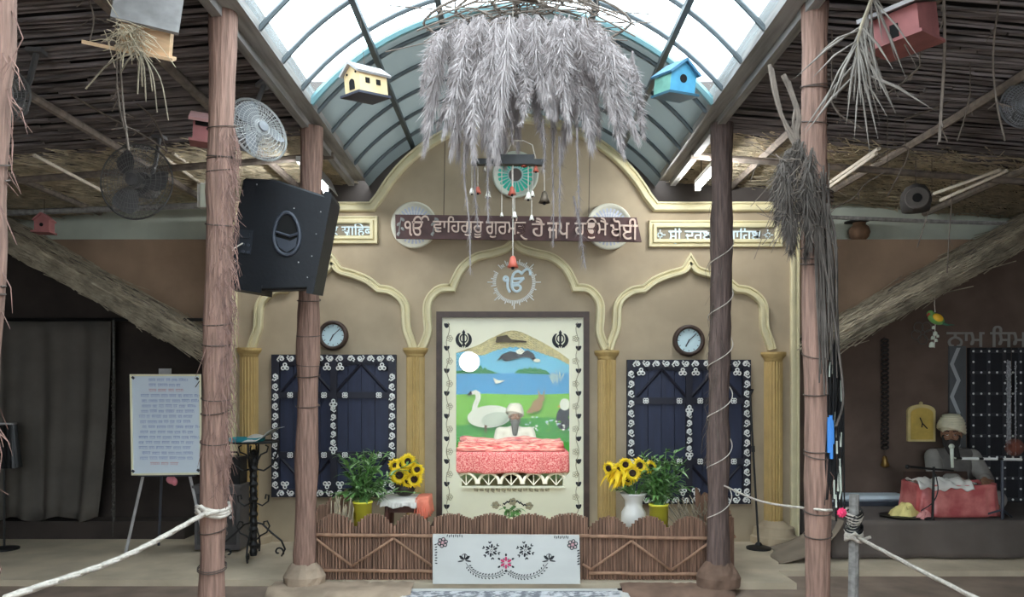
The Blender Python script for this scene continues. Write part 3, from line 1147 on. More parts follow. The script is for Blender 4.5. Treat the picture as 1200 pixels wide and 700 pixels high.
# woven straw canopy just inside the arch
mb = MB()
lo = catmull([Vector((a, b, 0)) for a, b in ((536, 413), (550, 411), (559, 416), (568, 416), (580, 411), (601, 407), (622, 410), (640, 416), (655, 421), (668, 428))], 3)
hi = catmull([Vector((a, b, 0)) for a, b in ((536, 411), (549, 407), (558, 402), (568, 397), (580, 392), (601, 385), (622, 392), (640, 401), (655, 410), (668, 419))], 3)
N = len(lo)
rows = 7
for r_ in range(rows):
    for i in range(N - 1):
        for sgn in (0, 1):
            a = lo[i].lerp(hi[i], (r_ + sgn) / rows)
            b = lo[i + 1].lerp(hi[i + 1], (r_ + 1 - sgn) / rows)
            y = YF - .004 + .01 * (1 - r_ / rows)
            mb.tube([(fx(a.x), y, fz(a.y)), (fx(b.x), y, fz(b.y))], .0045, 4)
for i in range(N - 1):
    y = YF + .012
    mb.add([(fx(lo[i].x), y, fz(lo[i].y - 1)), (fx(lo[i + 1].x), y, fz(lo[i + 1].y - 1)), (fx(hi[i + 1].x), y, fz(hi[i + 1].y)), (fx(hi[i].x), y, fz(hi[i].y))], [(0, 1, 2, 3)])
M_CANOPY = mat('canopy_straw', srgb(242, 230, 184), .9, .12, 30)
cano = mb.build('straw_canopy', M_CANOPY, t)
mb = MB()
mb.prism(fp([(581, 400), (582, 395), (594, 393), (599, 398), (617, 400), (617, 401.5), (581, 401.5)]), YF - .012, YF + .01)
mb.build('dark_straw_patch', M_STRAWD, cano)


# ================================================================== PEOPLE
def finger(mb, base, d1, d2, L, r):
    a = Vector(base)
    b = a + d1 * L * .45
    c = b + (d1 * .5 + d2 * .5).normalized() * L * .32
    e = c + d2 * L * .28
    mb.cap(a, r, b, r * .95, 8)
    mb.cap(b, r * .95, c, r * .88, 8)
    mb.cap(c, r * .88, e, r * .75, 8)


def seated_person(name, label, loc, yaw, head_c, head_yaw, head_pitch, sh_z, sh_w, hands, robe_m, turban_m, beard_m, tb=1.0, lean=0.0, vest_m=None):
    """cross-legged figure; local frame faces -Y, z=0 is the seat it sits on"""
    t = thing(name, label, 'person', loc, None, False)
    t.rotation_euler.z = yaw
    H = Vector(head_c)
    HM = (Matrix.Rotation(head_yaw, 3, 'Z') @ Matrix.Rotation(head_pitch, 3, 'X'))
    def h(x, y, z): return H + HM @ Vector((x, y, z))
    b = MB()
    hip = Vector((0, .02, .12))
    neck = Vector((0, lean + .01, sh_z + .05))
    # trunk, neck
    b.ball(hip, (.17, .13, .13))
    b.ball((0, lean * .5 + .01, sh_z * .55 + .03), (.15, .105, .2))
    b.ball((0, lean * .9, sh_z - .08), (.165, .10, .14))
    b.cap((-sh_w * .8, lean, sh_z), .055, (sh_w * .8, lean, sh_z), .055)
    b.cap(neck - Vector((0, 0, .06)), .055, h(0, .02, -.07), .05)
    # head: cranium, jaw, brow, nose, lips, cheeks, ears
    b.ball(h(0, .012, .045), (.074, .094, .088), 16, 12, HM)
    b.ball(h(0, -.03, -.035), (.056, .058, .075), 16, 12, HM)
    b.cap(h(-.04, -.076, .022), .013, h(.04, -.076, .022), .013, 8)
    b.cap(h(0, -.085, .018), .009, h(0, -.112, -.026), .014, 8)
    for s_ in (-1, 1):
        b.ball(h(s_ * .013, -.1, -.03), .010, 8, 6)
        b.ball(h(s_ * .04, -.066, -.022), (.022, .02, .018), 10, 8)
        b.ball(h(s_ * .078, .012, .0), (.010, .02, .032), 8, 6, HM)
    b.cap(h(-.016, -.085, -.06), .008, h(.016, -.085, -.06), .008, 8)
    b.cap(h(-.014, -.085, -.072), .008, h(.014, -.085, -.072), .008, 8)
    # legs folded
    for s_ in (-1, 1):
        hipj, knee, ank = Vector((s_ * .11, -.02, .10)), Vector((s_ * .27, -.24, .09)), Vector((-s_ * .10, -.30 - .03 * s_, .065))
        b.cap(hipj, .085, knee, .062)
        b.cap(knee, .056, ank, .038)
        b.cap(ank, .036, ank + Vector((-s_ * .13, -.06, -.02)), .028)
        b.ball(ank + Vector((s_ * .02, .03, 0)), .04)
    # arms and hands with fingers
    for s_, (el, wr, d1, d2) in zip((-1, 1), hands):
        shj = Vector((s_ * sh_w, lean, sh_z))
        el, wr, d1, d2 = Vector(el), Vector(wr), Vector(d1).normalized(), Vector(d2).normalized()
        b.cap(shj, .052, el, .04)
        b.cap(el, .04, wr, .027)
        side_ = d1.cross(Vector((0, 0, 1)))
        side_ = side_.normalized() if side_.length > .1 else Vector((1, 0, 0))
        pc = wr + d1 * .055
        b.ball(pc, (.042, .042, .018), 10, 8, d1.to_track_quat('Y', 'Z').to_matrix())
        b.cap(wr, .025, pc, .024)
        for k_, (L, q) in enumerate(((.075, -.03), (.085, -.010), (.08, .010), (.062, .029))):
            finger(b, pc + d1 * .03 + side_ * q, d1, d2, L, .0085)
        th = (d1 * .6 - side_ * s_ * .8).normalized()
        finger(b, wr + d1 * .025 - side_ * s_ * .02, th, (d1 + th).normalized(), .06, .0095)
    body = remesh(b, 'body', M_SKIN, t, .0055, 3)
    # eyes
    for s_ in (-1, 1):
        e = MB().ball(h(s_ * .031, -.0775, .001), .0115, 10, 8)
        MB().ball(h(s_ * .031, -.0775, .0045), .0125, 10, 8).build('eyelid', M_SKIN, body, True)
        e.build('eye', M_WHITE, body, True)
        MB().ball(h(s_ * .031, -.0845, -.0015), .0062, 8, 6).build('iris', M_INK, body, True)
        MB().cap(h(s_ * .018, -.091, .027), .0055, h(s_ * .05, -.078, .03), .004, 8).build('eyebrow', beard_m, body, True)
    # long robe
    r = MB()
    r.ball(hip + Vector((0, 0, .01)), (.21, .17, .15))
    r.ball((0, lean * .5 + .005, sh_z * .55 + .02), (.185, .135, .24))
    r.ball((0, lean * .9, sh_z - .09), (.195, .128, .16))
    r.cap((-sh_w * .86, lean, sh_z - .008), .075, (sh_w * .86, lean, sh_z - .008), .075)
    r.cap((-.05, lean, sh_z + .035), .05, (.05, lean, sh_z + .035), .05)
    for s_, (el, wr, d1, d2) in zip((-1, 1), hands):
        shj = Vector((s_ * sh_w, lean, sh_z - .005))
        el, wr = Vector(el), Vector(wr)
        r.cap(shj, .076, el, .064)
        r.cap(el, .062, el.lerp(wr, .93), .046)
        hipj, knee = Vector((s_ * .11, -.02, .10)), Vector((s_ * .27, -.24, .09))
        r.cap(hipj, .11, knee, .085)
        r.cap(knee, .08, (s_ * .1, -.26, .07), .062)
    r.ball((0, -.16, .085), (.25, .16, .08))
    rob = remesh(r, 'robe', robe_m, t, .009, 5)
    if vest_m:
        r = MB()
        r.ball((0, lean * .5 + .005, sh_z * .55 + .02), (.192, .143, .23))
        r.ball((0, lean * .9, sh_z - .09), (.2, .137, .16))
        r.cap((-sh_w * .66, lean, sh_z - .005), .083, (sh_w * .66, lean, sh_z - .005), .083)
        remesh(r, 'vest', vest_m, t, .009, 5)
    # beard and moustache
    r = MB()
    r.ball(h(0, -.05, -.085), (.062, .046, .055), 12, 8, HM)
    for s_ in (-1, 1):
        r.cap(h(s_ * .058, -.008, -.02), .018, h(s_ * .042, -.05, -.085), .028, 10)
        r.cap(h(s_ * .006, -.104, -.05), .0085, h(s_ * .04, -.08, -.075), .011, 8)
    r.cap(h(0, -.07, -.10), .058, Vector((H.x * .6, H.y - .085, H.z - .225)), .036, 10)
    r.cap(h(0, -.065, -.11), .05, Vector((H.x * .6, H.y - .075, H.z - .18)), .038, 10)
    remesh(r, 'beard', beard_m, t, .0055, 2)
    # turban of wound cloth
    r = MB()
    r.ball(h(0, .02, .085), (.088 * tb, .105 * tb, .104), 20, 12, HM)
    tu = r.build('turban', turban_m, t, True)
    r = MB()
    for k_ in range(7):
        f_ = k_ / 6
        q = -.42 + .84 * f_
        ring = []
        for i in range(36):
            a = 2 * PI * i / 36
            rr = (1.0 - .42 * f_ ** 2.4)
            zz = .042 + .125 * f_ + .022 * math.sin(a + (PI / 2 if k_ % 2 else -PI / 2) * .0 + q * 4) * (1 - f_) - .03 * math.sin(a) * (.7 - f_)
            ring.append(h(.096 * rr * tb * math.cos(a), .02 + .113 * rr * tb * math.sin(a), zz))
        r.tube(ring, .0155 * tb, 8, closed=True)
    r.build('turban_wrap', turban_m, tu, True)
    return t


M_BEARDG = mat('grey_beard', srgb(96, 94, 92), .9, .35, 40, stretch=(3, 3, .5))
M_BEARDD = mat('dark_beard', srgb(52, 48, 46), .9, .3, 40, stretch=(3, 3, .5))
M_TURBC = mat('cream_turban', srgb(226, 216, 186), .85, .06, 20)
down = (0, -.5, -.9)
seated_person('person', 'person in white turban and pale robe sitting behind the red-draped table in the glass shrine', (.04, 10.55, 0), 0,
              (0, -.05, .81), .05, -.12, .60, .2,
              (((-.27, -.1, .33), (-.16, -.30, .27), (.5, -.8, -.1), (.3, -.6, -.6)), ((.27, -.1, .33), (.16, -.30, .27), (-.5, -.8, -.1), (-.3, -.6, -.6))),
              M_CLOTHW, M_CLOTHW, M_BEARDG, 1.15, -.02, None)

# low table with cloths in front of that person
t = thing('low_table', 'low white arcaded table inside the glass shrine under red patterned cloths', 'table', (.0, 9.9, 0))
bx0, bx1, by0, by1 = -.70, .68, 9.42, 10.22
mb = MB()
mb.box(((bx0 + bx1) / 2, (by0 + by1) / 2, .385), (bx1 - bx0, by1 - by0, .04))
mb.build('table_top', M_WHITE, t)
for x in (bx0 + .03, bx1 - .03):
    for y in (by0 + .03, by1 - .03):
        MB().box((x, y, .185), (.05, .05, .37), None, 1).build('leg', M_WHITE, t)
mb = MB()
nA = 5
wA = (bx1 - bx0) / nA
for i in range(nA):
    cx_ = bx0 + wA * (i + .5)
    pts = [(cx_ + wA * .46 * math.cos(a), by0 + .0, .025 + .135 * math.sin(a)) for a in (PI * j / 14 for j in range(15))]
    mb.tube(pts, .02, 6)
    for j in range(3):
        a = PI * (j + 1) / 4
        mb.tube([(cx_, by0, .01), (cx_ + wA * .42 * math.cos(a), by0, .025 + .115 * math.sin(a))], .007, 5)
mb.build('arcade', M_WHITE, t)
M_REDC = mat('red_lace_cloth', srgb(184, 66, 80), .85, 0, 70, col2=srgb(226, 168, 168), lo=.4, hi=.66)
M_REDP = mat('pink_red_quilt', srgb(200, 84, 92), .9, 0, 14, col2=srgb(236, 176, 166), lo=.4, hi=.6, stretch=(.6, 2, 4))


def drape(name, x0, x1, y0, y1, zt, zb, m, wav, label, cat, fold=.018, sidez=None, thick=.006):
    """cloth lying on a top and hanging over the front and both ends"""
    mb = MB()
    nx = 60
    prof = [(y1, zt), (y1 * .5 + y0 * .5, zt + .004), (y0 + .02, zt), (y0, zt - .012)]
    nd = 8
    sect = []
    for i in range(nx + 1):
        x = x0 + (x1 - x0) * i / nx
        col_ = [Vector((x, a, b)) for a, b in prof]
        for j in range(1, nd + 1):
            f_ = j / nd
            w = math.sin(i * wav) * fold * f_ + math.sin(i * wav * 2.3 + 1) * fold * .5 * f_
            col_.append(Vector((x, y0 - .004 - abs(fold) * f_ * .6 - w * .8, zt - .012 + (zb - zt) * f_ + .008 * math.sin(i * wav * .5) * f_)))
        sect.append(col_)
    k_ = len(sect[0])
    vs = [v for s__ in sect for v in s__]
    fs = [(i * k_ + j, (i + 1) * k_ + j, (i + 1) * k_ + j + 1, i * k_ + j + 1) for i in range(nx) for j in range(k_ - 1)]
    mb.add(vs, fs)
    for xe, sg in ((x0, -1), (x1, 1)):
        g = []
        for i in range(13):
            y = y0 + (y1 - y0) * i / 12
            g.append([Vector((xe + sg * (.003 + .012 * f_ + fold * .6 * math.sin(i * 1.3) * f_), y, zt + (zb - zt) * f_ + (0 if f_ else 0))) for f_ in (0, .25, .5, .75, 1)])
        mb.add([v for s__ in g for v in s__], [(i * 5 + j, (i + 1) * 5 + j, (i + 1) * 5 + j + 1, i * 5 + j + 1) for i in range(12) for j in range(4)])
    o = mb.build(name, m, None, True)
    md = o.modifiers.new('thickness', 'SOLIDIFY')
    md.thickness = thick
    md.offset = 1
    return tag(o, label, cat)


drape('table_cloth', bx0 - .012, bx1 + .012, by0 - .03, by1, .415, .17, M_REDC, .5, 'red and white lace cloth over the low table inside the glass shrine', 'cloth')
mb = MB()
for j in range(5):                                  # rumpled folded quilt along the table
    z = .435 + .018 * j
    pts = [Vector((-.68 + 1.32 * i / 22, 9.52 + j * .15 + .03 * math.sin(i * .8 + j), z + .022 * math.sin(i * .55 + j * 1.7))) for i in range(23)]
    mb.tube(pts, [.03 + .02 * math.sin(i * .7 + j) ** 2 for i in range(23)], 8)
mb.box((0, 9.8, .43), (1.3, .7, .02))
tag(mb.build('folded_quilt', M_REDP, None, True), 'rumpled pink and red quilt folded on the low table before the seated figure', 'quilt')

# ================================================================== TREE-TRUNK POSTS
def trunk(label, pts, r, m, wires=8, fringe=0, base=None, side=1, seedv=3):
    rnd = random.Random(seedv)
    b = Vector(pts[-1]) if pts[-1][2] < pts[0][2] else Vector(pts[0])
    t = thing('trunk_post', label, 'post', (b.x, b.y, 0), None)
    path = catmull([Vector(p) for p in pts], 10)
    mb = MB()
    rs = [r * (1 + .06 * math.sin(i * .9) + rnd.uniform(-.05, .05)) for i in range(len(path))]
    mb.tube(path, rs, 18)
    for v in mb.v:
        v += Vector((rnd.uniform(-1, 1), rnd.uniform(-1, 1), 0)) * r * .035
    tr = mb.build('trunk', m, t, True)

    def at(z):
        for i in range(len(path) - 1):
            a, c = path[i], path[i + 1]
            if min(a.z, c.z) <= z <= max(a.z, c.z):
                return a.lerp(c, (z - a.z) / (c.z - a.z))
        return path[0] if abs(path[0].z - z) < abs(path[-1].z - z) else path[-1]
    for k in range(wires):
        mb = MB()
        z0 = rnd.uniform(.3, 2.5)
        tl = rnd.uniform(-.05, .05)
        pw = []
        for i in range(26):
            a = 2 * PI * i / 25 * 1.2
            z = z0 + tl * i / 25 + .012 * math.sin(a)
            c = at(z)
            pw.append(Vector((c.x + r * 1.07 * math.cos(a), c.y + r * 1.07 * math.sin(a), z)))
        mb.tube(pw, .0028, 4)
        mb.build('binding_wire', M_WIRE if m is M_TRUNK else M_TWIG, t)
    if fringe:
        mb = MB()
        for k in range(fringe):
            z = rnd.uniform(.75, 2.35)
            c = at(z)
            a = rnd.gauss(-.35 if side > 0 else PI + .5, .55)
            p = Vector((c.x + r * math.cos(a), c.y + r * math.sin(a), z))
            o_ = Vector((math.cos(a), math.sin(a), 0))
            L = rnd.uniform(.04, .2)
            pp = [p, p + o_ * .012 + Vector((rnd.uniform(-.02, .02), 0, -L * .4)), p + o_ * rnd.uniform(.0, .03) + Vector((rnd.uniform(-.03, .03), rnd.uniform(-.02, .02), -L))]
            mb.tube(pp, [.0019, .0016, .0006], 3)
        mb.build('bark_fibre', M_BARK if m is M_TRUNK else M_TWIG, t)
    if base:
        w, h_, mm = base
        bb = MB()
        prof = [(w, 0), (w * 1.02, h_ * .55), (w * .9, h_ * .85), (r * 1.5, h_ * 1.15), (r * 1.1, h_ * 1.5)]
        bb.lathe(prof, 20, Matrix.Diagonal((1, .85, 1)), (b.x, b.y, .001))
        for v in bb.v:
            v += Vector((rnd.uniform(-1, 1), rnd.uniform(-1, 1), 0)) * .006
        bb.build('clay_base', mm, t)
    return t


def post_px(a, b, Y, z0, z1):
    """straight post line through two pixels at depth Y, cut at heights z0 (bottom) and z1 (top)"""
    p, q = P(*a, Y), P(*b, Y)
    f = lambda z: p + (q - p) * ((z - p.z) / (q.z - p.z))
    lo_, hi_ = f(z0), f(z1)
    mid = [lo_.lerp(hi_, k) + Vector((RND.uniform(-.008, .008), 0, 0)) for k in (.33, .66)]
    return [lo_, *mid, hi_]


trunk('tall stripped trunk post tied with fibres, white rope knotted to it, beside the loudspeaker', post_px((248, 690), (262, 5), 3.32, -.04, 2.83), .055, M_TRUNK, 14, 460, None, 1, 3)
trunk('smooth brownish trunk post on a pale clay foot in front of the navy shutters', post_px((357, 655), (366, 140), 4.72, 0, 2.80), .066, M_TRUNK, 5, 0, (.125, .085, M_CLAY), 1, 4)
trunk('dark rough trunk post wound with pale twine, on a clay foot near the fluorescent tube', post_px((842, 660), (846, 145), 4.66, 0, 2.80), .064, M_TRUNKD, 0, 60, (.128, .1, M_CLAYD), -1, 5)
trunk('smooth reddish trunk post by the hut platform carrying the dry brush bundle', post_px((957, 690), (955, 5), 3.25, -.04, 2.83), .052, M_TRUNK, 14, 30, None, 1, 6)
trunk('frayed trunk post cut by the very edge of the picture', post_px((-46, 690), (-11, 5), 1.9, -.04, 2.83), .056, M_TRUNK, 8, 40, None, 1, 7)
# pale twine wound round the dark post
mb = MB()
c0, c1 = P(842, 660, 4.66), P(846, 145, 4.66)
pts = []
for i in range(150):
    z = 2.1 - i * .0115
    k = (z - c0.z) / (c1.z - c0.z)
    c = c0.lerp(c1, k)
    a = -i * .235
    pts.append(Vector((c.x + .074 * math.cos(a), c.y + .074 * math.sin(a), z + .02 * math.sin(a))))
mb.tube(pts, .0032, 4)
tag(mb.build('wound_twine', M_ROPEW), 'pale twine wound in a spiral round the dark rough post', 'twine')


def rope(name, label, pts, r, m=M_ROPEW, knot=None, cat='rope'):
    t = thing(name, label, cat, pts[0], None)
    path = catmull(pts, 10)
    mb = MB()
    for ph in range(3):
        q = []
        for i, p in enumerate(path):
            d = (path[min(i + 1, len(path) - 1)] - path[max(i - 1, 0)]).normalized()
            n_ = d.orthogonal().normalized()
            b_ = d.cross(n_)
            a = i * 1.1 + ph * 2.094
            q.append(p + (n_ * math.cos(a) + b_ * math.sin(a)) * r * .34)
        mb.tube(q, r * .7, 5)
    mb.build('cord', m, t, True)
    if knot:
        c, rad = knot
        mb = MB()
        for k in range(3):
            mb.tube([c + Vector(((rad + .012) * math.cos(a), (rad + .012) * math.sin(a), -.012 + .012 * k + .01 * math.sin(a * 2))) for a in (2 * PI * i / 24 for i in range(24))], r * .8, 6, closed=True)
        f = c + Vector((.01, -rad - .02, 0))
        mb.tube([f, f + Vector((-.03, -.01, .03)), f + Vector((-.05, 0, .015)), f + Vector((-.02, -.02, -.01)), f + Vector((.05, -.01, .01))], r * .8, 6)
        mb.build('knot', m, t, True)
    return t


ck = P(250, 598, 3.32)
rope('barrier_rope', 'thick white barrier rope running from the fibre-tied post to the picture edge', [ck + Vector((-.0, -.065, 0)), Vector((-1.31, 2.6, .63)), Vector((-1.30, 1.97, .66))], .011, knot=(ck, .056))
# wooden stake with rope at the platform
t = thing('wooden_stake', 'grey wooden stake in the foreground wrapped in dark and white cord', 'stake', (1.78, 4.0, -.04))
mb = MB()
mb.tube([(1.775, 4.0, -.04), (1.78, 4.0, .3), (1.782, 4.0, .645)], [.027, .026, .025], 9)
mb.build('stake', M_BEAM, t)
for nm, m, n0, n1, off in (('cord_wrap', M_ROPEW, .43, .56, 0), ('dark_cord_wrap', M_IRON, .45, .56, .6)):
    mb = MB()
    pts = []
    for i in range(120):
        f_ = i / 119
        a = f_ * 2 * PI * 8 + off
        rr = .034 + .008 * math.sin(f_ * 9)
        pts.append(Vector((1.78 + rr * math.cos(a), 4.0 + rr * math.sin(a), n0 + (n1 - n0) * f_ + .02 * math.sin(a + off))))
    mb.tube(pts, .0065, 5)
    mb.build(nm, m, t)
rope('barrier_rope', 'thick white barrier rope running from the cord-wrapped wooden stake to the picture edge', [Vector((1.78, 3.965, .43)), Vector((1.77, 3.0, .40)), Vector((1.76, 1.6, .39))], .011, knot=(Vector((1.78, 4, .425)), .028))
a, b = P(845, 568, 4.66) + Vector((0, -.075, 0)), P(945, 595, 3.25) + Vector((.02, -.05, 0))
rope('barrier_twine', 'thin pale twine sagging between the dark post and the reddish post', [a, a.lerp(b, .5) - Vector((0, 0, .03)), b, b + Vector((.06, -.02, 0))], .006, cat='twine')


# ================================================================== DRY GRASS HUNG FROM THE VAULT
def plume_mesh(L, wid, n, seedv, curl=.06):
    rnd = random.Random(seedv)
    mb = MB()
    sp = [Vector((curl * math.sin(k / 6 * 2.2 + seedv), curl * .6 * math.cos(k / 6 * 1.7 + seedv), -L * k / 6)) for k in range(7)]
    sp = catmull(sp, 4)
    mb.tube(sp, [.005 * (1 - .7 * i / len(sp)) for i in range(len(sp))], 4)
    for i in range(n):
        t = rnd.random() ** .8
        k = t * (len(sp) - 1)
        p = sp[int(k)].lerp(sp[min(int(k) + 1, len(sp) - 1)], k - int(k))
        env = wid * (math.sin(PI * min(1, .12 + t * .95)) ** .6) * (1.1 - .5 * t)
        a = rnd.uniform(0, 2 * PI)
        rr = env * rnd.random() ** .7
        o_ = Vector((math.cos(a), math.sin(a), 0))
        q = p + o_ * rr * .6
        d = o_ * rr * .9 + Vector((rnd.gauss(0, .012), rnd.gauss(0, .012), -rnd.uniform(.03, .09)))
        s_ = d.cross(Vector((rnd.uniform(-1, 1), rnd.uniform(-1, 1), .3)))
        s_ = s_.normalized() * rnd.uniform(.0012, .0028)
        mb.add([q - s_, q + s_, q + d * .6 + s_ * .6, q + d], [(0, 1, 2, 3)])
    return mb


t = thing('grass_chandelier', 'huge shaggy bundle of grey dried grass plumes hanging from the vault', 'hanging decoration', (.08, 4.05, 3.18))
ORG = root_loc(t)
mb = MB()
for rr, z in ((.52, 3.12), (.36, 3.19), (.18, 3.23)):
    mb.tube([Vector((.08 + rr * 1.05 * math.cos(a), 4.05 + rr * .6 * math.sin(a), z + .012 * math.sin(a * 5))) for a in (2 * PI * i / 30 for i in range(30))], .007, 5, closed=True)
for k in range(16):
    a = 2 * PI * k / 16
    mb.tube([(.08, 4.05, 3.25), (.08 + .3 * math.cos(a), 4.05 + .18 * math.sin(a), 3.20), (.08 + .58 * math.cos(a + .1), 4.05 + .33 * math.sin(a + .1), 3.07)], .005, 4)
for k in range(60):
    a, rr = RND.uniform(0, 2 * PI), RND.uniform(.1, .5)
    p = Vector((.08 + rr * math.cos(a), 4.05 + .6 * rr * math.sin(a), 3.24 - .18 * rr))
    d = Vector((RND.gauss(0, .2), RND.gauss(0, .1), RND.gauss(.0, .04)))
    mb.tube([p - d, p + d * .3 + Vector((0, 0, .02)), p + d], .0035, 4)
mb.build('wicker_frame', M_TWIG, t)
mb = MB()
for x in (-.3, .08, .45):
    mb.tube([(x, 4.05, 3.17), (x, 4.05, VZ + math.sqrt(VR ** 2 - x * x) - .0)], .004, 4)
mb.build('hanging_wire', M_WIRE, t)
PV = []
for k in range(7):
    PV.append(plume_mesh((.45, .55, .62, .7, .5, .8, .66)[k], (.055, .065, .05, .06, .07, .045, .06)[k], 950, 20 + k))
spots = []
# (px, top py, bottom py) at about Y 4.1
for px, t0, t1, xx in ((527, 34, 165, -34), (540, 30, 178, -14), (548, 28, 190, -8), (556, 24, 175, -4), (566, 30, 150, 2), (572, 20, 185, 2), (580, 26, 170, 0), (586, 22, 168, 0),
                       (594, 22, 172, 0), (602, 24, 160, 0), (612, 22, 112, 4), (620, 30, 116, 4), (632, 24, 140, 0), (642, 26, 128, 2), (652, 24, 128, 3), (662, 24, 130, 4), (668, 26, 132, 6),
                       (676, 20, 172, 10), (686, 28, 150, 18), (694, 34, 120, 26), (702, 42, 148, 28), (708, 52, 160, 30), (716, 60, 172, 26), (712, 46, 118, 30),
                       (534, 36, 150, -18), (524, 40, 120, -16), (588, 30, 190, -2), (657, 30, 185, 2), (668, 34, 150, 4), (544, 60, 170, -6), (562, 70, 186, 2), (638, 60, 160, 0), (682, 70, 160, 10), (604, 60, 148, 0),
                       (552, 30, 130, -3), (576, 40, 150, 3), (616, 20, 90, 2), (626, 20, 96, 1), (648, 18, 100, 1), (672, 22, 110, 8), (690, 26, 96, 20), (536, 26, 110, -10), (596, 40, 130, 0), (568, 24, 120, 0)):
    spots.append((px, t0, t1, xx))
meshes = {}
for i, (px, t0, t1, xx) in enumerate(spots * 2):
    Y = 4.05 + RND.uniform(-.22, .26)
    if i >= len(spots):
        px += RND.uniform(-9, 9); t1 -= RND.uniform(0, 35)
    if i >= 88: break
    a, b = P(px, t0, Y), P(px + xx, t1, Y)
    a.z = min(a.z, VZ + math.sqrt(VR ** 2 - a.x ** 2) - .06)
    L = (a - b).length
    k = i % 7
    if k not in meshes:
        o = PV[k].build('grass_plume', M_PLUME, t, origin=(0, 0, 0))
        meshes[k] = o
    else:
        o = meshes[k].copy()
        C.objects.link(o)
    base_L = (.45, .55, .62, .7, .5, .8, .66)[k]
    sc_ = L / base_L
    o.location = a - ORG
    q = (b - a).normalized()
    o.rotation_euler = (Vector((0, 0, -1)).rotation_difference(q).to_matrix() @ rz(RND.uniform(0, 6.28))).to_euler()
    w = .8 + .25 * RND.random()
    o.scale = (w, w, sc_)
# long thin root strands below the plumes
for j, (px, t0, t1, dx) in enumerate(((545, 160, 322, 6), (556, 170, 268, 4), (575, 150, 262, -3), (648, 150, 290, 0), (655, 160, 270, 1), (676, 150, 262, 2), (672, 230, 314, 14), (636, 140, 200, 0), (598, 130, 165, 2), (741, 60, 92, 8))):
    Y = 4.0 + RND.uniform(-.1, .12)
    a, b = P(px, t0, Y), P(px + dx, t1, Y)
    mb = MB()
    pts = catmull([a, a.lerp(b, .3) + Vector((RND.uniform(-.012, .012), 0, 0)), a.lerp(b, .65) + Vector((RND.uniform(-.012, .012), 0, 0)), b], 6)
    mb.tube(pts, [.006 * (1 - .6 * i / len(pts)) for i in range(len(pts))], 5)
    for k in range(180):
        f_ = RND.random()
        p = pts[int(f_ * (len(pts) - 1))]
        hair(mb, p, Vector((RND.gauss(0, .015), RND.gauss(0, .015), -RND.uniform(.02, .07))), .0014)
    mb.build('root_strand', mat('dry_root', srgb(140, 130, 128), .95, .2, 14), t)

# wooden bell frame with little bells on strings
t = thing('bell_mobile', 'dark wooden bar with small coloured bells hanging on cords below the dried grass', 'wind chime', P(606, 195, 4.1))
mb = MB()
p, q = P(553, 191, 4.1), P(638, 190, 4.1)
mb.box((p + q) / 2, ((q - p).length, .04, .03), ry(.01))
mb.box(P(604, 188, 4.1), (.2, .05, .05))
mb.build('bar', M_IRON, t)
mb = MB()
mb.tube([P(601, 165, 4.1) + Vector((.0, 0, .9)), P(601, 165, 4.1), P(590, 186, 4.1)], .0028, 4)
mb.tube([P(613, 165, 4.1), P(624, 170, 4.1), P(628, 188, 4.1)], .003, 4)
mb.tube([P(601, 165, 4.1), P(613, 165, 4.1)], .003, 4)
mb.tube([P(601, 192, 4.1), P(601, 312, 4.1)], .003, 4)
mb.build('cord', M_ROPEW, t)
M_BELLR = mat('red_bell', srgb(196, 96, 76), .5)
M_BELLW = mat('white_bell', srgb(238, 232, 220), .4)
M_BRONZE = mat('bronze_bell', srgb(96, 84, 70), .45, .2, 20, metal=.4)
for px, yt, yb, m, s_ in ((553, 195, 225, M_BELLW, .8), (560, 195, 224, M_BELLR, .9), (572, 195, 229, M_BELLW, .85), (568, 195, 199, M_BELLW, .5), (600, 195, 225, M_BELLR, 1.1), (614, 190, 193, M_BELLR, .8), (628, 192, 199, M_BELLR, .8),
                          (619, 195, 231, M_BELLW, 1.0), (624, 195, 228, M_BELLW, .7), (638, 192, 233, M_BRONZE, 1.5), (603, 225, 253, M_BELLW, .8), (588, 195, 252, M_BELLW, .5), (623, 235, 256, M_BELLW, .7), (601, 300, 309, M_BELLR, 1.5)):
    c = P(px, yb, 4.1)
    R = .018 * s_
    bo = MB().lathe([(.2 * R, 1.5 * R), (.55 * R, 1.2 * R), (.75 * R, .2 * R), (1.15 * R, -.8 * R), (1.0 * R, -.8 * R), (0, .6 * R)], 14, None, c).build('bell', m, t, True)
    mb = MB()
    mb.tube([P(px, yt, 4.1), c + Vector((0, 0, R))], .0022, 4)
    mb.build('bell_cord', M_ROPEW, bo)
    MB().ball(c - Vector((0, 0, .9 * R)), .35 * R, 8, 6).build('clapper', M_INK, bo)


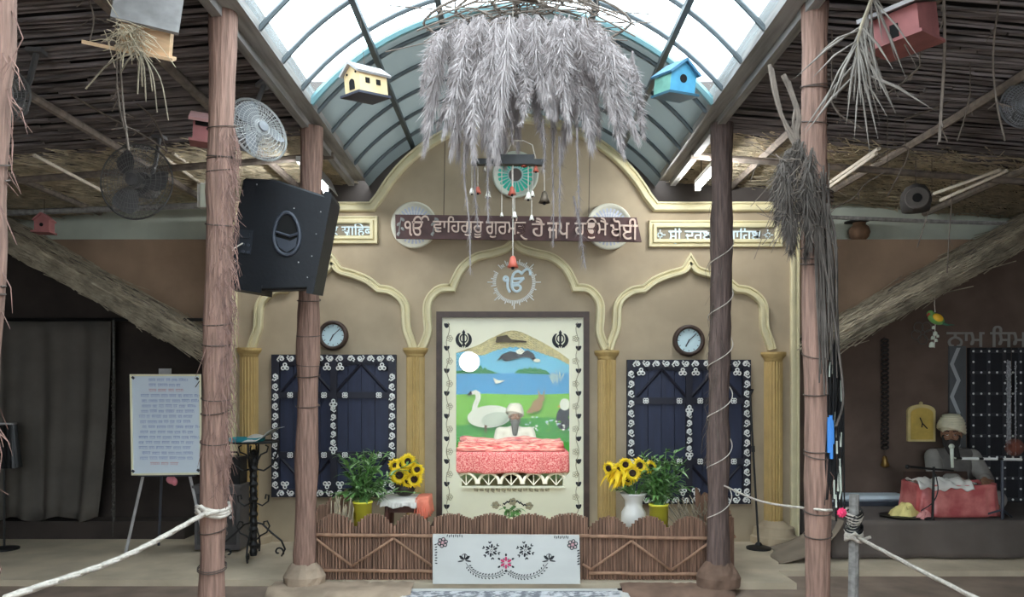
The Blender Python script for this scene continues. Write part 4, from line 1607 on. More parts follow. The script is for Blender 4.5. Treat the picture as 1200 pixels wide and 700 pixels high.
# ================================================================== BIRD HOUSES
def birdhouse(label, c, w, d, h, rh, yaw, wall_m, roof_m, floor_m, front, roll=0.0, pitch=0.0, over=.03, wire=None, gable_front=True, floor_over=.015):
    """gabled box; local front is -Y"""
    t = thing('birdhouse', label, 'birdhouse', c, None, False)
    t.rotation_euler = (pitch, roll, yaw)
    mb = MB()
    if gable_front:
        mb.prism([(-w / 2, 0), (w / 2, 0), (w / 2, h), (0, h + rh), (-w / 2, h)], -d / 2, d / 2)
    else:
        mb.box((0, 0, h / 2), (w, d, h))
    body = mb.build('body', wall_m, t, origin=(0, 0, 0))
    if gable_front:
        for s_ in (-1, 1):
            L = math.hypot(w / 2, rh)
            an = math.atan2(rh, w / 2)
            rb = MB()
            rb.box((s_ * (L / 2 * math.cos(an) + over * .3), 0, h + rh - L / 2 * math.sin(an) - over * .3 + .008), (L + over, d + over * 2, .012), ry(s_ * an))
            rb.build('roof_slope', roof_m, t, origin=(0, 0, 0))
    else:
        rb = MB()
        rb.box((0, -.01, h + rh / 2 + .01), (w + 2 * over, math.hypot(d, rh) + 2 * over, .014), rx(math.atan2(rh, d)))
        rb.build('roof_slope', roof_m, t, origin=(0, 0, 0))
        gb = MB()
        gb.add([(-w / 2, d / 2, h), (-w / 2, -d / 2, h), (-w / 2, d / 2, h + rh), (w / 2, d / 2, h), (w / 2, -d / 2, h), (w / 2, d / 2, h + rh)], [(0, 1, 2), (5, 4, 3), (0, 2, 5, 3), (1, 4, 5, 2)])
        gb.build('gable', wall_m, t, origin=(0, 0, 0))
    MB().box((0, -floor_over * .5, -.006), (w + 2 * floor_over, d + 2 * floor_over, .012)).build('floor_board', floor_m, t, origin=(0, 0, 0))
    for kind, face, x, z, a, b_ in front:
        m = MB()
        if kind == 'hole':
            m.lathe([(a, 0), (a * .8, .004), (0, .0041)], 20, rx(PI / 2), (x, -d / 2 + .0005, z))
        elif kind == 'arch':
            m.prism([(x - a, z), (x + a, z), (x + a, z + b_)] + [(x + a * math.cos(q), z + b_ + a * math.sin(q)) for q in (PI * i / 8 for i in range(1, 8))] + [(x - a, z + b_)], -d / 2 - .004, -d / 2 + .001)
        elif kind == 'win':
            m.box((w / 2 + .001, x, z), (.006, a, b_))
        elif kind == 'slot':
            m.box((x, -d / 2 - .001, z), (a, .006, b_))
        m.build('entrance_hole' if kind != 'win' else 'window_hole', M_DARK, body, origin=(0, 0, 0))
    if wire:
        m = MB()
        m.tube([(0, 0, h + rh), (0, 0, h + rh + wire)], .0022, 4)
        m.build('hanging_wire', M_WIRE, t, origin=(0, 0, 0))
    return t


M_HCREAM = mat('cream_house_paint', srgb(236, 208, 158), .7, .1, 12)
M_HDARK = mat('dark_house_floor', srgb(62, 64, 78), .6)
M_HROOF = mat('grey_house_roof', srgb(176, 172, 172), .8, .15, 12)
M_HBLUE = mat('blue_house_paint', srgb(82, 160, 196), .65, .12, 14)
M_HGREEN = mat('blue_green_house_side', srgb(120, 176, 160), .7, .15, 14)
c = P(430, 113, 4.0)
t = birdhouse('cream birdhouse with an arched door and two side windows hanging beneath the skylight', c, .125, .18, .10, .045, -.72, M_HCREAM, M_HROOF, M_HDARK,
              (('arch', 0, 0, .02, .02, .032), ('hole', 0, .035, .10, .006, 0), ('hole', 0, -.035, .10, .006, 0), ('win', 0, -.04, .06, .026, .026), ('win', 0, .03, .06, .026, .026)), .02, .12, .02, .24)
c = P(790, 112, 4.0)
t = birdhouse('bright blue birdhouse with one round hole hanging beneath the skylight', c, .15, .15, .095, .06, .38, M_HBLUE, mat('blue_house_roof', srgb(70, 120, 150), .7), mat('teal_house_floor', srgb(50, 92, 112), .6),
              (('hole', 0, .0, .07, .022, 0),), .0, .16, .022, .2)
MB().box((-.0765, 0, .047), (.004, .15, .094)).build('side_wall', M_HGREEN, t, origin=(0, 0, 0))
t = birdhouse('pale wooden birdhouse stuffed with straw under the reed roof, twigs trailing from it', P(172, 60, 2.9), .165, .13, .10, .14, .36, M_WOODP, mat('dusty_roof', srgb(140, 136, 134), .85, .2, 14), M_WOODP,
              (('slot', 0, 0, .09, .145, .014),), .10, .42, .03, None, False, .015)
mb = MB()                                            # nest straw and trailing twigs
for k in range(150):
    p = Vector((RND.gauss(-.05, .03), -.085 + RND.gauss(0, .012), RND.uniform(-.0, .08)))
    d = Vector((RND.gauss(0, .04), -abs(RND.gauss(0, .02)), RND.gauss(-.02, .04)))
    mb.tube([p, p + d * .5 + Vector((0, -.01, .005)), p + d], .0014, 3)
mb.build('nest_straw', M_STRAW, t, origin=(0, 0, 0))
mb = MB()
for dx, dz, bend in ((-.17, -.17, .05), (.11, -.22, .03), (.0, -.15, 0), (.03, -.17, 0), (.05, -.13, .01), (-.06, -.09, .02), (.07, -.2, .02), (.015, -.12, -.01)):
    p = Vector((-.01, -.09, -.0))
    mb.tube(catmull([p, p + Vector((dx * .6 + bend * .2, -.02, dz * .35)), p + Vector((dx, -.02, dz))], 4), .003, 4)
mb.build('nest_twig', M_STRAWG, t, origin=(0, 0, 0))
MB().box((-.09, -.09, -.012), (.22, .012, .012), rz(.2)).build('perch', M_WOODP, t, origin=(0, 0, 0))
mb = MB()
mb.tube([(0, .03, .15), (0, .03, .36)], .004, 4)
mb.build('hanging_wire', M_WIRE, t, origin=(0, 0, 0))
t = birdhouse('large dusty red birdhouse with a grey tilted roof beside the dried palm frond', P(1062, 52, 2.9), .17, .20, .10, .045, -.85, M_REDW, M_HROOF, M_REDW,
              (('slot', -.07, 0, .03, .03, .05),), -.06, .12, .03, .16, False)
t = birdhouse('small pink-red birdhouse half hidden behind the fibre-tied post', P(243, 168, 3.75), .13, .13, .085, .05, .35, M_REDW, mat('pink_house_roof', srgb(196, 150, 146), .8, .12, 9), M_REDW,
              (('slot', 0, 0, .075, .11, .02),), .05, .1, .02, .2, False)
t = birdhouse('tiny faded red birdhouse in the dark above the thatch verge', P(52, 272, 5.6), .1, .09, .075, .045, .1, M_REDW, M_REDW, M_REDW, (('hole', 0, 0, .045, .014, 0),), 0, 0, .01, .12)
# round gourd nest and clay pot
t = thing('gourd_nest', 'dark rounded nest box with a round hole below the reed roof', 'birdhouse', P(1072, 247, 5.2))
c = P(1073, 232, 5.2)
mb = MB()
mb.lathe([(.085, -.09), (.098, -.03), (.09, .03), (.06, .075), (0, .1)], 20, None, c)
mb.build('shell', mat('dark_nest', srgb(66, 62, 60), .9, .2, 12), t, True)
f_ = MB()
f_.lathe([(.075, 0), (.07, .012), (0, .013)], 20, rz(-.35) @ rx(PI / 2), c + Vector((-.03, -.075, -.02)))
fr = f_.build('front_disc', mat('nest_front', srgb(96, 90, 86), .9, .1, 12), t)
MB().lathe([(.03, 0), (.028, .004), (0, .005)], 16, rz(-.35) @ rx(PI / 2), c + Vector((-.036, -.089, -.02))).build('entrance_hole', M_DARK, fr)
MB().tube([c + Vector((0, 0, .09)), c + Vector((0, 0, .26))], .003, 4).build('hanging_wire', M_WIRE, t)
t = thing('clay_pot', 'small brown clay pot with a dark lid standing on the wall ledge', 'pot', (P(1007, 277, 6.46).x, 6.46, 2.44))
c = root_loc(t)
MB().lathe([(.045, 0), (.075, .03), (.088, .07), (.075, .11), (.05, .135), (.055, .15), (.04, .15), (0, .12)], 20, None, c).build('pot', mat('brown_clay', srgb(118, 88, 66), .8, .25, 14), t, True)
MB().lathe([(.1, .15), (.1, .158), (0, .175)], 20, ry(-.06), c + Vector((-.01, 0, .008))).build('lid', M_IRON, t)


# ================================================================== FANS
def fan(label, c, R, yaw, pitch, m_c, m_b, mount):
    t = thing('wall_fan', label, 'fan', c, None, False)
    t.rotation_euler = (pitch, 0, yaw)
    A = rx(PI / 2)
    mb = MB()
    def dome(r, s_):                                  # front of the cage is -Y
        return -.045 * s_ * R / .2 * math.cos(min(1, r / R) * PI / 2) ** .7 if r < R else 0
    for s_ in (1, -1):
        for k in range(1, 9):
            r = R * k / 8
            mb.tube([(r * math.cos(a), dome(r, s_), r * math.sin(a)) for a in (2 * PI * i / 36 for i in range(36))], .0016 if k < 8 else .006, 4, closed=True)
        for k in range(48):
            a = 2 * PI * k / 48
            mb.tube([(r * math.cos(a), dome(r, s_), r * math.sin(a)) for r in (R * .15, R * .5, R * .8, R)], .0013, 3)
    mb.build('cage', m_c, t, origin=(0, 0, 0))
    mb = MB()
    for k in range(3):
        a0_ = 2 * PI * k / 3
        g = []
        for i in range(7):
            r = R * (.18 + .68 * i / 6)
            w = .30 + .22 * math.sin(PI * i / 6)
            g.append([(r * math.cos(a0_ + w * q), .012 * q * 2, r * math.sin(a0_ + w * q)) for q in (-1, -.4, .3, 1)])
        mb.add([p for q in g for p in q], [(i * 4 + j, (i + 1) * 4 + j, (i + 1) * 4 + j + 1, i * 4 + j + 1) for i in range(6) for j in range(3)])
    mb.lathe([(R * .2, -.02), (R * .2, .02), (R * .1, .035), (0, .036)], 20, A)
    bl = mb.build('blades', m_b, t, origin=(0, 0, 0))
    MB().lathe([(R * .17, 0), (R * .16, .012), (0, .016)], 20, A, (0, -.045 * R / .2, 0)).build('cage_badge', m_b, t, origin=(0, 0, 0))
    MB().lathe([(R * .3, -.04), (R * .34, -.07), (R * .3, -.16), (R * .15, -.19), (0, -.195)], 20, A, (0, 0, 0)).build('motor', m_b, t, origin=(0, 0, 0))
    Mi = (Matrix.Translation(c) @ Euler((pitch, 0, yaw)).to_matrix().to_4x4()).inverted()
    a = Vector((0, .13, 0))
    b = Mi @ Vector(mount)
    mb = MB()
    mb.tube([a, a.lerp(b, .5) + Vector((0, .02, 0)), b], .014, 7)
    mb.box(b, (.07, .07, .02))
    mb.build('bracket', m_b, t, origin=(0, 0, 0))
    return t


M_FANW = mat('dusty_white_fan', srgb(206, 206, 204), .5, .1, 8)
M_FANG = mat('grey_fan_blade', srgb(146, 148, 152), .4)
M_FAND = mat('dark_fan', srgb(128, 126, 124), .6)
M_FAND2 = mat('dark_fan_blade', srgb(92, 90, 90), .6)
c = P(303, 152, 3.95)
fan('dusty white caged fan tilted downward beside the fibre-tied post', c, .165, .9, -.22, M_FANW, M_FANG, (c.x - .06, c.y + .28, roof_z(c.x) + .0))
c = P(160, 213, 4.6)
fan('big dark caged fan facing forward below the reed roof', c, .225, -.08, .0, M_FAND, M_FAND2, (c.x, c.y + .3, roof_z(c.x)))
c = P(2, 112, 3.4)
fan('dark caged fan half cut by the picture edge beside the frayed post', c, .12, .1, 0, M_FAND, M_FAND2, (c.x, c.y + .25, roof_z(c.x)))
c = P(1204, 122, 3.9)
fan('dark caged fan cut off by the picture edge opposite the frayed post', c, .12, -.3, 0, M_FANG, M_FAND2, (c.x, c.y + .25, roof_z(c.x)))


# ================================================================== TUBE LAMPS, BOX, LOUDSPEAKER
def tube_lamp(label, x, y0, y1, z, L, hous):
    t = thing('tube_lamp', label, 'lamp', (x, (y0 + y1) / 2, z))
    MB().tube([(x, y0, z), (x, y1, z)], .016, 12).build('glowing_tube', emit_mat('tube_glow', (.93, .98, 1.0), L), t, True)
    s_ = 1 if x > 0 else -1
    mb = MB()
    mb.box((x + s_ * .012, (y0 + y1) / 2, z + .045), (.06, y1 - y0 + .06, .035))
    for y in (y0 - .012, y1 + .012):
        mb.box((x, y, z + .008), (.04, .024, .06))
    mb.build('batten', M_WHITE, t)
    mb = MB()
    for y in (y0 + .1, y1 - .1):
        mb.tube([(x, y, z + .06), (x, y, roof_z(x) + .02)], .004, 4)
    mb.build('hanging_wire', M_WIRE, t)
    if hous:
        mb = MB()
        mb.add([(x + .08, y0 - .06, z - .03), (x + .08, y1 + .06, z - .03), (x + .03, y1 + .06, z + .085), (x + .03, y0 - .06, z + .085)], [(0, 1, 2, 3)])
        o = mb.build('reflector', mat('tin_reflector', srgb(170, 172, 176), .35, .1, 10, metal=.6), t)
        o.modifiers.new('thickness', 'SOLIDIFY').thickness = .004


tube_lamp('bright white fluorescent tube beside the dark rough post', 1.39, 5.05, 5.74, 2.70, TUBE_R, False)
tube_lamp('bright white fluorescent tube with a tin reflector above the loudspeaker', -1.385, 5.1, 5.7, 2.67, TUBE_L, True)
t = thing('junction_box', 'small white box fixed high under the roof beside the fibre-tied post', 'box', P(240, 246, 5.9))
MB().box(P(240, 229, 5.96), (.085, .08, .20)).build('housing', M_WHITE, t)
MB().box(P(240, 229, 5.915), (.07, .012, .17)).build('cover', M_PALEW, t)
MB().tube([P(240, 214, 5.96), P(240, 214, 5.96) + Vector((0, 0, .12))], .012, 6).build('conduit', M_WHITE, t)

Ys = 4.35
k = Ys / 900
t = thing('loudspeaker', 'black loudspeaker cabinet tilted sideways with an oval carrying handle', 'loudspeaker', P(333, 345, Ys))
Q = lambda px, py, y=0: P(px, py, Ys) + Vector((0, y, 0))


def pprism(mb, pts, y0, y1, back=1.0, cen=None):
    n = len(pts)
    cen = cen or (sum(p[0] for p in pts) / n, sum(p[1] for p in pts) / n)
    vs = [Q(a, b, y0) for a, b in pts] + [Q(cen[0] + (a - cen[0]) * back, cen[1] + (b - cen[1]) * back, y1) for a, b in pts]
    fs = [tuple(range(n)), tuple(range(2 * n - 1, n - 1, -1))] + [(i, i + n, (i + 1) % n + n, (i + 1) % n) for i in range(n)]
    return mb.add(vs, fs)


mb = MB()
pprism(mb, [(296, 217), (333, 219), (388, 237), (394, 240), (373, 343), (315, 345), (279, 340), (276, 326)], -.16, .05, .94)
o = mb.build('cabinet', M_SPK, t)
o.modifiers.new('edge', 'BEVEL').width = .012
mb = MB()
pprism(mb, [(388, 232), (396, 235), (397, 240), (376, 349), (368, 348), (389, 240)], -.17, .04, .96)
pprism(mb, [(275, 331), (318, 339), (317, 348), (274, 341)], -.165, .04, .96)
mb.build('corner_guard', M_SPK, t)
hp = [(346 + 14.5 * math.cos(a) * (1 + .13 * math.sin(a)), 281 - 0 + 24 * math.sin(a)) for a in (2 * PI * i / 28 for i in range(28))]
mb = MB()
mb.tube([Q(a, b, -.165) for a, b in hp], .011, 8, closed=True)
h_ = mb.build('handle_ring', M_SPK2, t, True)
mb = MB()
mb.add([Q(a, b, -.163) for a, b in hp], [tuple(range(28))])
mb.build('handle_recess', M_DARK, h_)
mb = MB()
mb.tube([Q(334, 279, -.172), Q(350, 284, -.172), Q(359, 281, -.172)], .008, 6)
mb.add([Q(333, 284, -.166), Q(350, 289, -.166), Q(358, 285, -.166), Q(356, 296, -.166), Q(346, 302, -.166), Q(337, 296, -.166)], [(0, 1, 2, 3, 4, 5)])
mb.build('handle_grip', M_SPK2, h_)
mb = MB()
mb.box(Q(299, 290, -.162), (.075, .012, .13), ry(.1))
mb.box(Q(299, 283, -.168), (.055, .012, .03), ry(.1))
jp = mb.build('jack_plate', M_SPK2 if False else mat('jack_plate', srgb(34, 38, 46), .5), t)
mb = MB()
for i, (a, b) in enumerate(((297, 293), (303, 294), (297, 301), (303, 302))):
    mb.lathe([(.009, 0), (.009, .008), (0, .008)], 10, rx(PI / 2), Q(a, b, -.166))
mb.build('socket', M_SPK2, jp)
mb = MB()
mb.tube([Q(297, 292, -.175), Q(290, 300, -.22), Q(282, 311, -.2), Q(274, 322, -.1), Q(268, 330, .0)], .004, 5)
mb.build('signal_cable', M_ROPEW, t)
mb = MB()
for a, b in ((384, 256), (379, 281), (374, 306), (369, 330), (354, 252), (359, 313), (312, 225), (288, 312)):
    mb.ball(Q(a, b, -.161), .004, 6, 4)
mb.build('screw', M_HROOF, t)
MB().box(Q(355, 285, .17), (.06, .26, .05)).build('bracket', M_IRON, t)

# ================================================================== STICK FENCE, PLANK, MAT
YFE = 4.80
kf = YFE / 900
FX = lambda px: (px - CX) * kf
FZ = lambda py: CAMH + (HZ - py) * kf
M_STICK = mat('fence_stick', srgb(136, 104, 86), .85, .4, 75, stretch=(1, 1, .06))
M_RAIL = mat('fence_rail', srgb(158, 122, 98), .85, .2, 20)
M_FBACK = mat('fence_backing', srgb(70, 52, 42), .9, .2, 20)


def topline(px):
    """scalloped top edge (pixel rows)"""
    if px < 508: v = [370, 416, 461, 507]; lo_, hi_ = 619, 602
    elif px < 690: v = [507, 553, 598, 644, 690]; lo_, hi_ = 609, 602
    else: v = [690, 737, 784, 832, 870]; lo_, hi_ = 621, 605
    for a, b in zip(v, v[1:]):
        if a <= px <= b:
            return lo_ - (lo_ - hi_) * math.sin(PI * (px - a) / (b - a)) ** .7
    return lo_


t = thing('stick_fence', 'low brown fence of split sticks with a scalloped top around the shrine plants', 'fence', (FX(612), YFE, 0))
for a, b in ((369, 508), (508, 690), (690, 858)):
    mb = MB()
    px = a
    while px < b:
        w = RND.uniform(2.2, 4.2)
        zt = FZ(topline(min(px + w / 2, b))) + RND.uniform(-.004, .004)
        r = w * kf * .5
        x = FX(px + w / 2)
        y = YFE + RND.uniform(-.004, .004)
        mb.tube([(x + RND.uniform(-.002, .002), y, .003), (x, y, zt)], r, 5)
        px += w * 1.07
    mb.build('stick_panel', M_STICK, t)
    mb = MB()
    pl = [(FX(a), .003)] + [(FX(a + (b - a) * i / 40), FZ(topline(a + (b - a) * i / 40)) - .012) for i in range(41)] + [(FX(b), .003)]
    mb.prism(pl, YFE + .012, YFE + .018)
    mb.build('backing', M_FBACK, t)
for x in (369, 858):
    mb = MB()
    for i in range(52):
        y = YFE + .02 + i * .018
        mb.tube([(FX(x) + RND.uniform(-.004, .004), y, .003), (FX(x), y, .40 + .05 * abs(math.sin(i * .22)) + RND.uniform(-.01, .01))], .0085, 5)
    mb.build('side_panel', M_STICK, t)
    MB().tube([(FX(x) + (.014 if x > 600 else -.014), YFE, .27), (FX(x) + (.014 if x > 600 else -.014), YFE + .95, .27)], .011, 6).build('side_rail', M_RAIL, t)
for a, b, y0, y1 in ((369, 508, 626.5, 627.5), (508, 690, 627, 628), (690, 832, 628, 631), (380, 508, 668, 669), (690, 832, 671, 673)):
    pts = [Vector((FX(a + (b - a) * i / 8), YFE - .02, FZ(y0 + (y1 - y0) * i / 8) + RND.uniform(-.003, .003))) for i in range(9)]
    MB().tube(pts, .0115, 7).build('rail', M_RAIL, t, True)
for (a, ya), (b, yb) in (((371, 630), (414, 662)), ((414, 662), (462, 630)), ((462, 630), (507, 662)), ((682, 660), (692, 666)), ((692, 666), (739, 633)), ((739, 633), (785, 667)), ((785, 667), (831, 634))):
    MB().tube([(FX(a), YFE - .035, FZ(ya)), (FX((a + b) / 2), YFE - .038, FZ((ya + yb) / 2)), (FX(b), YFE - .035, FZ(yb))], .0085, 6).build('brace', M_RAIL, t, True)

YP = 4.70
kp = YP / 900
PX = lambda px: (px - CX) * kp
PZ = lambda py: CAMH + (HZ - py) * kp
M_PLANK = mat('pale_plank', srgb(204, 203, 198), .7, .07, 4, stretch=(.4, 1, 1), bump=.06)
t = thing('painted_plank', 'pale grey-white plank painted with black and pink flower sprays leaning on the stick fence', 'plank', (PX(594), YP, -.0))
mb = MB()
mb.prism([(PX(507), .0), (PX(507), PZ(627)), (PX(679), PZ(628)), (PX(680), .0)], YP, YP + .03)
mb.build('plank', M_PLANK, t)
U = lambda zx, zy: Vector((PX(500 + zx / 6.316), YP - .002, PZ(620 + zy / 6.316)))
u1 = kp / 6.316
mb = MB()                                            # 0 black, 1 pink, 2 pale pink
PAINT = [M_INK, mat('pink_ink', srgb(206, 70, 110), .7), mat('pale_pink_ink', srgb(226, 176, 182), .7)]


def flush(nm):
    global mb
    mb.build(nm, PAINT, t)
    mb = MB()



def petal(zx, zy, L, W, a, ci):
    mb.cur = ci
    mb.ball(U(zx, zy) + Vector((math.cos(a), 0, math.sin(a))) * L * u1 * .5, (L * u1 * .5, .0025, W * u1 * .5), 8, 5, ry(-a))


def ringc(zx, zy, r, ci, w=3):
    mb.cur = ci
    c = U(zx, zy)
    mb.tube([c + Vector((r * u1 * math.cos(q), 0, r * u1 * math.sin(q))) for q in (2 * PI * i / 10 for i in range(10))], w * u1 * .5, 4, closed=True)


for cx_, cy_, ci in ((478, 160, 0), (730, 160, 0)):
    for k in range(6):
        a = k * PI / 3 + .4
        petal(cx_ + 16 * math.cos(a), cy_ - 16 * math.sin(a), 34, 16, a, 0)
        petal(cx_ + 52 * math.cos(a + .3), cy_ - 52 * math.sin(a + .3), 20, 9, a + .8, 0)
        petal(cx_ + 52 * math.cos(a + .3), cy_ - 52 * math.sin(a + .3), 20, 9, a - .3, 0)
        petal(cx_ + 24 * math.cos(a + .5), cy_ - 24 * math.sin(a + .5), 18, 9, a + .5, 0)
    ringc(cx_, cy_, 8, 0)
    flush('painted_rosette')
for k in range(6):
    a = k * PI / 3 + PI / 2
    petal(587 + 12 * math.cos(a), 252 - 12 * math.sin(a), 34, 20, a, 1)
    petal(587 + 48 * math.cos(a), 252 - 48 * math.sin(a), 22, 15, a, 0)
    petal(587 + 22 * math.cos(a + .5), 252 - 22 * math.sin(a + .5), 20, 6, a + .5, 0)
ringc(587, 252, 9, 2)
flush('painted_pink_flower')
for cx_, cy_ in ((118, 102), (1080, 117)):
    for k in range(6):
        a = k * PI / 3 + .3
        ringc(cx_ + 26 * math.cos(a), cy_ - 26 * math.sin(a), 12, 0, 6)
        petal(cx_ + 18 * math.cos(a), cy_ - 18 * math.sin(a), 14, 8, a, 2)
    ringc(cx_, cy_, 8, 1, 4)
    for i in range(8):
        if cx_ < 500:
            petal(150 + i * 16, 62 + 4 * (i % 2), 24, 7, 1.3 + .05 * i, 0)
            petal(58 + 3 * (i % 2), 120 + i * 19, 20, 8, .5 - .1 * i, 0)
        else:
            petal(945 + i * 14, 72 + 4 * (i % 2), 24, 7, 1.4, 0)
            if i < 6: petal(1112 + 3 * (i % 2), 165 + i * 20, 22, 9, .4, 0)
    flush('painted_corner_flower')
for pts in (((290, 252), (340, 315), (420, 350), (520, 345), (588, 305)), ((588, 305), (650, 345), (730, 358), (830, 330), (898, 252))):
    path = catmull([U(*p) for p in pts], 8)
    mb.cur = 0
    mb.tube(path, 3 * u1 * .6, 4)
    for i in range(3, len(path) - 2, 2):
        for s_ in (-1, 1):
            p = path[i]
            d = (path[i + 1] - path[i - 1]).normalized()
            a = math.atan2(d.z, d.x) + s_ * .9
            mb.ball(p + Vector((math.cos(a + s_ * .4), 0, math.sin(a + s_ * .4))) * 15 * u1, (9 * u1, .002, 4 * u1), 7, 5, ry(-a))
for cx_, sg in ((280, 1), (905, -1)):
    for a in (.7, 1.5, 2.4, -.1, 3.3):
        petal(cx_ + 5 * math.cos(a), 235 - 8 * math.sin(a), 46, 20 if a in (.7, 2.4) else 10, a, 0)
    ringc(cx_, 205, 20, 0, 4)
mb.build('painted_garland', PAINT, t)

M_MAT = mat('grey_mat', srgb(120, 122, 128), .9, 0, 26, col2=srgb(206, 206, 208), lo=.44, hi=.56, detail=3)
t = thing('floor_mat', 'grey and white patterned floor mat before the painted plank', 'mat', (.0, 3.9, -.04))
mb = MB()
mb.box((.0, 3.95, -.030), (1.36, 1.44, .016))
mb.build('mat', M_MAT, t)
mb = MB()
mb.box((.0, 4.645, -.029), (1.37, .05, .019)).box((-.665, 3.95, -.029), (.05, 1.44, .019)).box((.665, 3.95, -.029), (.05, 1.44, .019))
mb.build('mat_border', M_PLANK, t)


# ================================================================== PLANTS AND POTS
def leaf(mb, p, d, L, W, droop=.3, n=4):
    """bent pointed leaf"""
    d = Vector(d).normalized()
    s_ = d.cross(Vector((0, 0, 1)))
    s_ = s_.normalized() if s_.length > .05 else Vector((1, 0, 0))
    a, b, c_ = [], [], []
    for i in range(n + 1):
        f_ = i / n
        q = p + d * L * f_ - Vector((0, 0, droop * L * f_ * f_))
        w = W * math.sin(PI * min(.98, .08 + f_ * .92)) * .5
        up = s_.cross(d).normalized() * w * .25
        a.append(q - s_ * w + up); b.append(q); c_.append(q + s_ * w + up)
    mb.strip(a, b)
    mb.strip(b, c_)


def bush(label, pot_c, pot_w, pot_h, pot_m, cen, rad, nstem, leaves, seedv):
    rnd = random.Random(seedv)
    t = thing('potted_plant', label, 'potted plant', pot_c)
    c = Vector(pot_c)
    w = pot_w / 2
    mb = MB()
    mb.lathe([(w * .8, 0), (w * 1.0, pot_h), (w * 1.08, pot_h), (w * 1.08, pot_h + .012), (w * .95, pot_h + .012), (w * .9, pot_h - .02), (0, pot_h - .02)], 20, None, c)
    mb.build('pot', pot_m, t, True)
    ms, ml, ml2 = MB(), MB(), MB()
    for k in range(nstem):
        tgt = cen + Vector((rnd.gauss(0, rad[0] * .52), rnd.gauss(0, rad[1] * .5), rnd.uniform(-rad[2], rad[2])))
        base = c + Vector((rnd.uniform(-.4, .4) * w, rnd.uniform(-.4, .4) * w, pot_h - .02))
        mid = base.lerp(tgt, .5) + Vector((0, 0, .05))
        pts = catmull([base, mid, tgt], 5)
        ms.tube(pts, .0028, 4)
        for j in range(leaves):
            f_ = rnd.uniform(.25, 1)
            p = pts[int(f_ * (len(pts) - 1))]
            a = rnd.uniform(0, 2 * PI)
            d = (pts[-1] - pts[-3]).normalized() * .5 + Vector((math.cos(a), math.sin(a), rnd.uniform(-.1, .7)))
            leaf(ml if rnd.random() < .72 else ml2, p, d, rnd.uniform(.06, .11), rnd.uniform(.016, .028), rnd.uniform(.1, .6))
    ms.build('stems', M_GREEN, t)
    ml.build('foliage', M_GREEN, t, True)
    ml2.build('pale_foliage', M_GREENP, t, True)
    return t


def stem_on(mb, p, q):
    mb.tube(catmull([p, p.lerp(q, .5) + Vector((0, 0, .03)), q], 4), .004, 5)


def sunflower(parent, c, d, R, ring=16, seedv=0):
    rnd = random.Random(seedv)
    d = Vector(d).normalized()
    q = d.to_track_quat('Z', 'Y').to_matrix()
    mb = MB()
    for ly in range(2):
        for k in range(ring):
            a = 2 * PI * (k + .5 * ly) / ring + rnd.uniform(-.06, .06)
            u, v = Vector((math.cos(a), math.sin(a), 0)), Vector((-math.sin(a), math.cos(a), 0))
            L = R * rnd.uniform(.85, 1.05)
            z = .006 * ly
            pts = [u * R * .3 + Vector((0, 0, z)), u * L * .65 - v * R * .14 + Vector((0, 0, z + .012)), u * L + Vector((0, 0, z - rnd.uniform(0, .02))), u * L * .65 + v * R * .14 + Vector((0, 0, z + .012))]
            mb.add([q @ p + c for p in pts], [(0, 1, 2, 3)])
    fl = mb.build('sunflower_head', M_PETAL, parent)
    m = MB()
    m.lathe([(R * .36, .002), (R * .36, .012), (R * .26, .02), (R * .2, .014), (0, .012)], 16, q, c)
    m.build('seed_disc', M_SEED, fl, True)
    return fl


c = P(425, 600, 5.2)
bush('leafy green plant in a yellow pot in front of the shutters nearest the loudspeaker', (c.x, 5.2, 0.001), .125, FZ(0) * 0 + P(425, 590, 5.2).z, M_YPOT,
     P(428, 556, 5.32) + Vector((0, 0, .02)), (.25, .12, .17), 58, 10, 51)
c = P(772, 600, 5.07)
bush('leafy green plant in a yellow pot beside the white urn', (c.x, 5.07, 0.001), .125, P(772, 593, 5.07).z, M_YPOT,
     P(776, 554, 5.2) + Vector((0, 0, .02)), (.21, .12, .15), 58, 10, 52)
# stool with cloths
YS = 5.45
k = YS / 900
sx0, sx1 = (452 - CX) * k, (500 - CX) * k
zs = CAMH + (HZ - 583) * k
t = thing('wooden_stool', 'dark red-brown wooden stool under a white cloth beside the yellow pot', 'stool', ((sx0 + sx1) / 2, YS, 0))
M_REDB = mat('red_brown_wood', srgb(92, 54, 44), .6, .2, 12)
xm = (sx0 + sx1) / 2
MB().box((xm, YS, zs - .018), (sx1 - sx0, .28, .03)).build('seat', M_REDB, t)
for s_ in (-1, 1):
    for q in (-1, 1):
        m = MB()
        m.tube([(xm + s_ * .135, YS + q * .115, .001), (xm + s_ * .115, YS + q * .10, zs - .03)], .019, 6)
        m.build('leg', M_REDB, t)
    MB().box((xm, YS + s_ * .1, zs - .07), (.22, .018, .045)).build('apron', M_REDB, t)
drape('stool_cloth', sx0 - .015, sx1 - .04, YS - .15, YS + .15, zs + .004, zs - .035, M_CLOTHW, .4, 'white cloth hanging over the wooden stool beside the yellow pot', 'cloth', .012)
drape('orange_cloth', sx1 - .05, sx1 + .025, YS - .155, YS + .10, zs + .014, zs - .11, mat('coral_cloth', srgb(240, 138, 112), .85, .08, 10), .5, 'coral orange cloth over the corner of the wooden stool', 'cloth', .012)
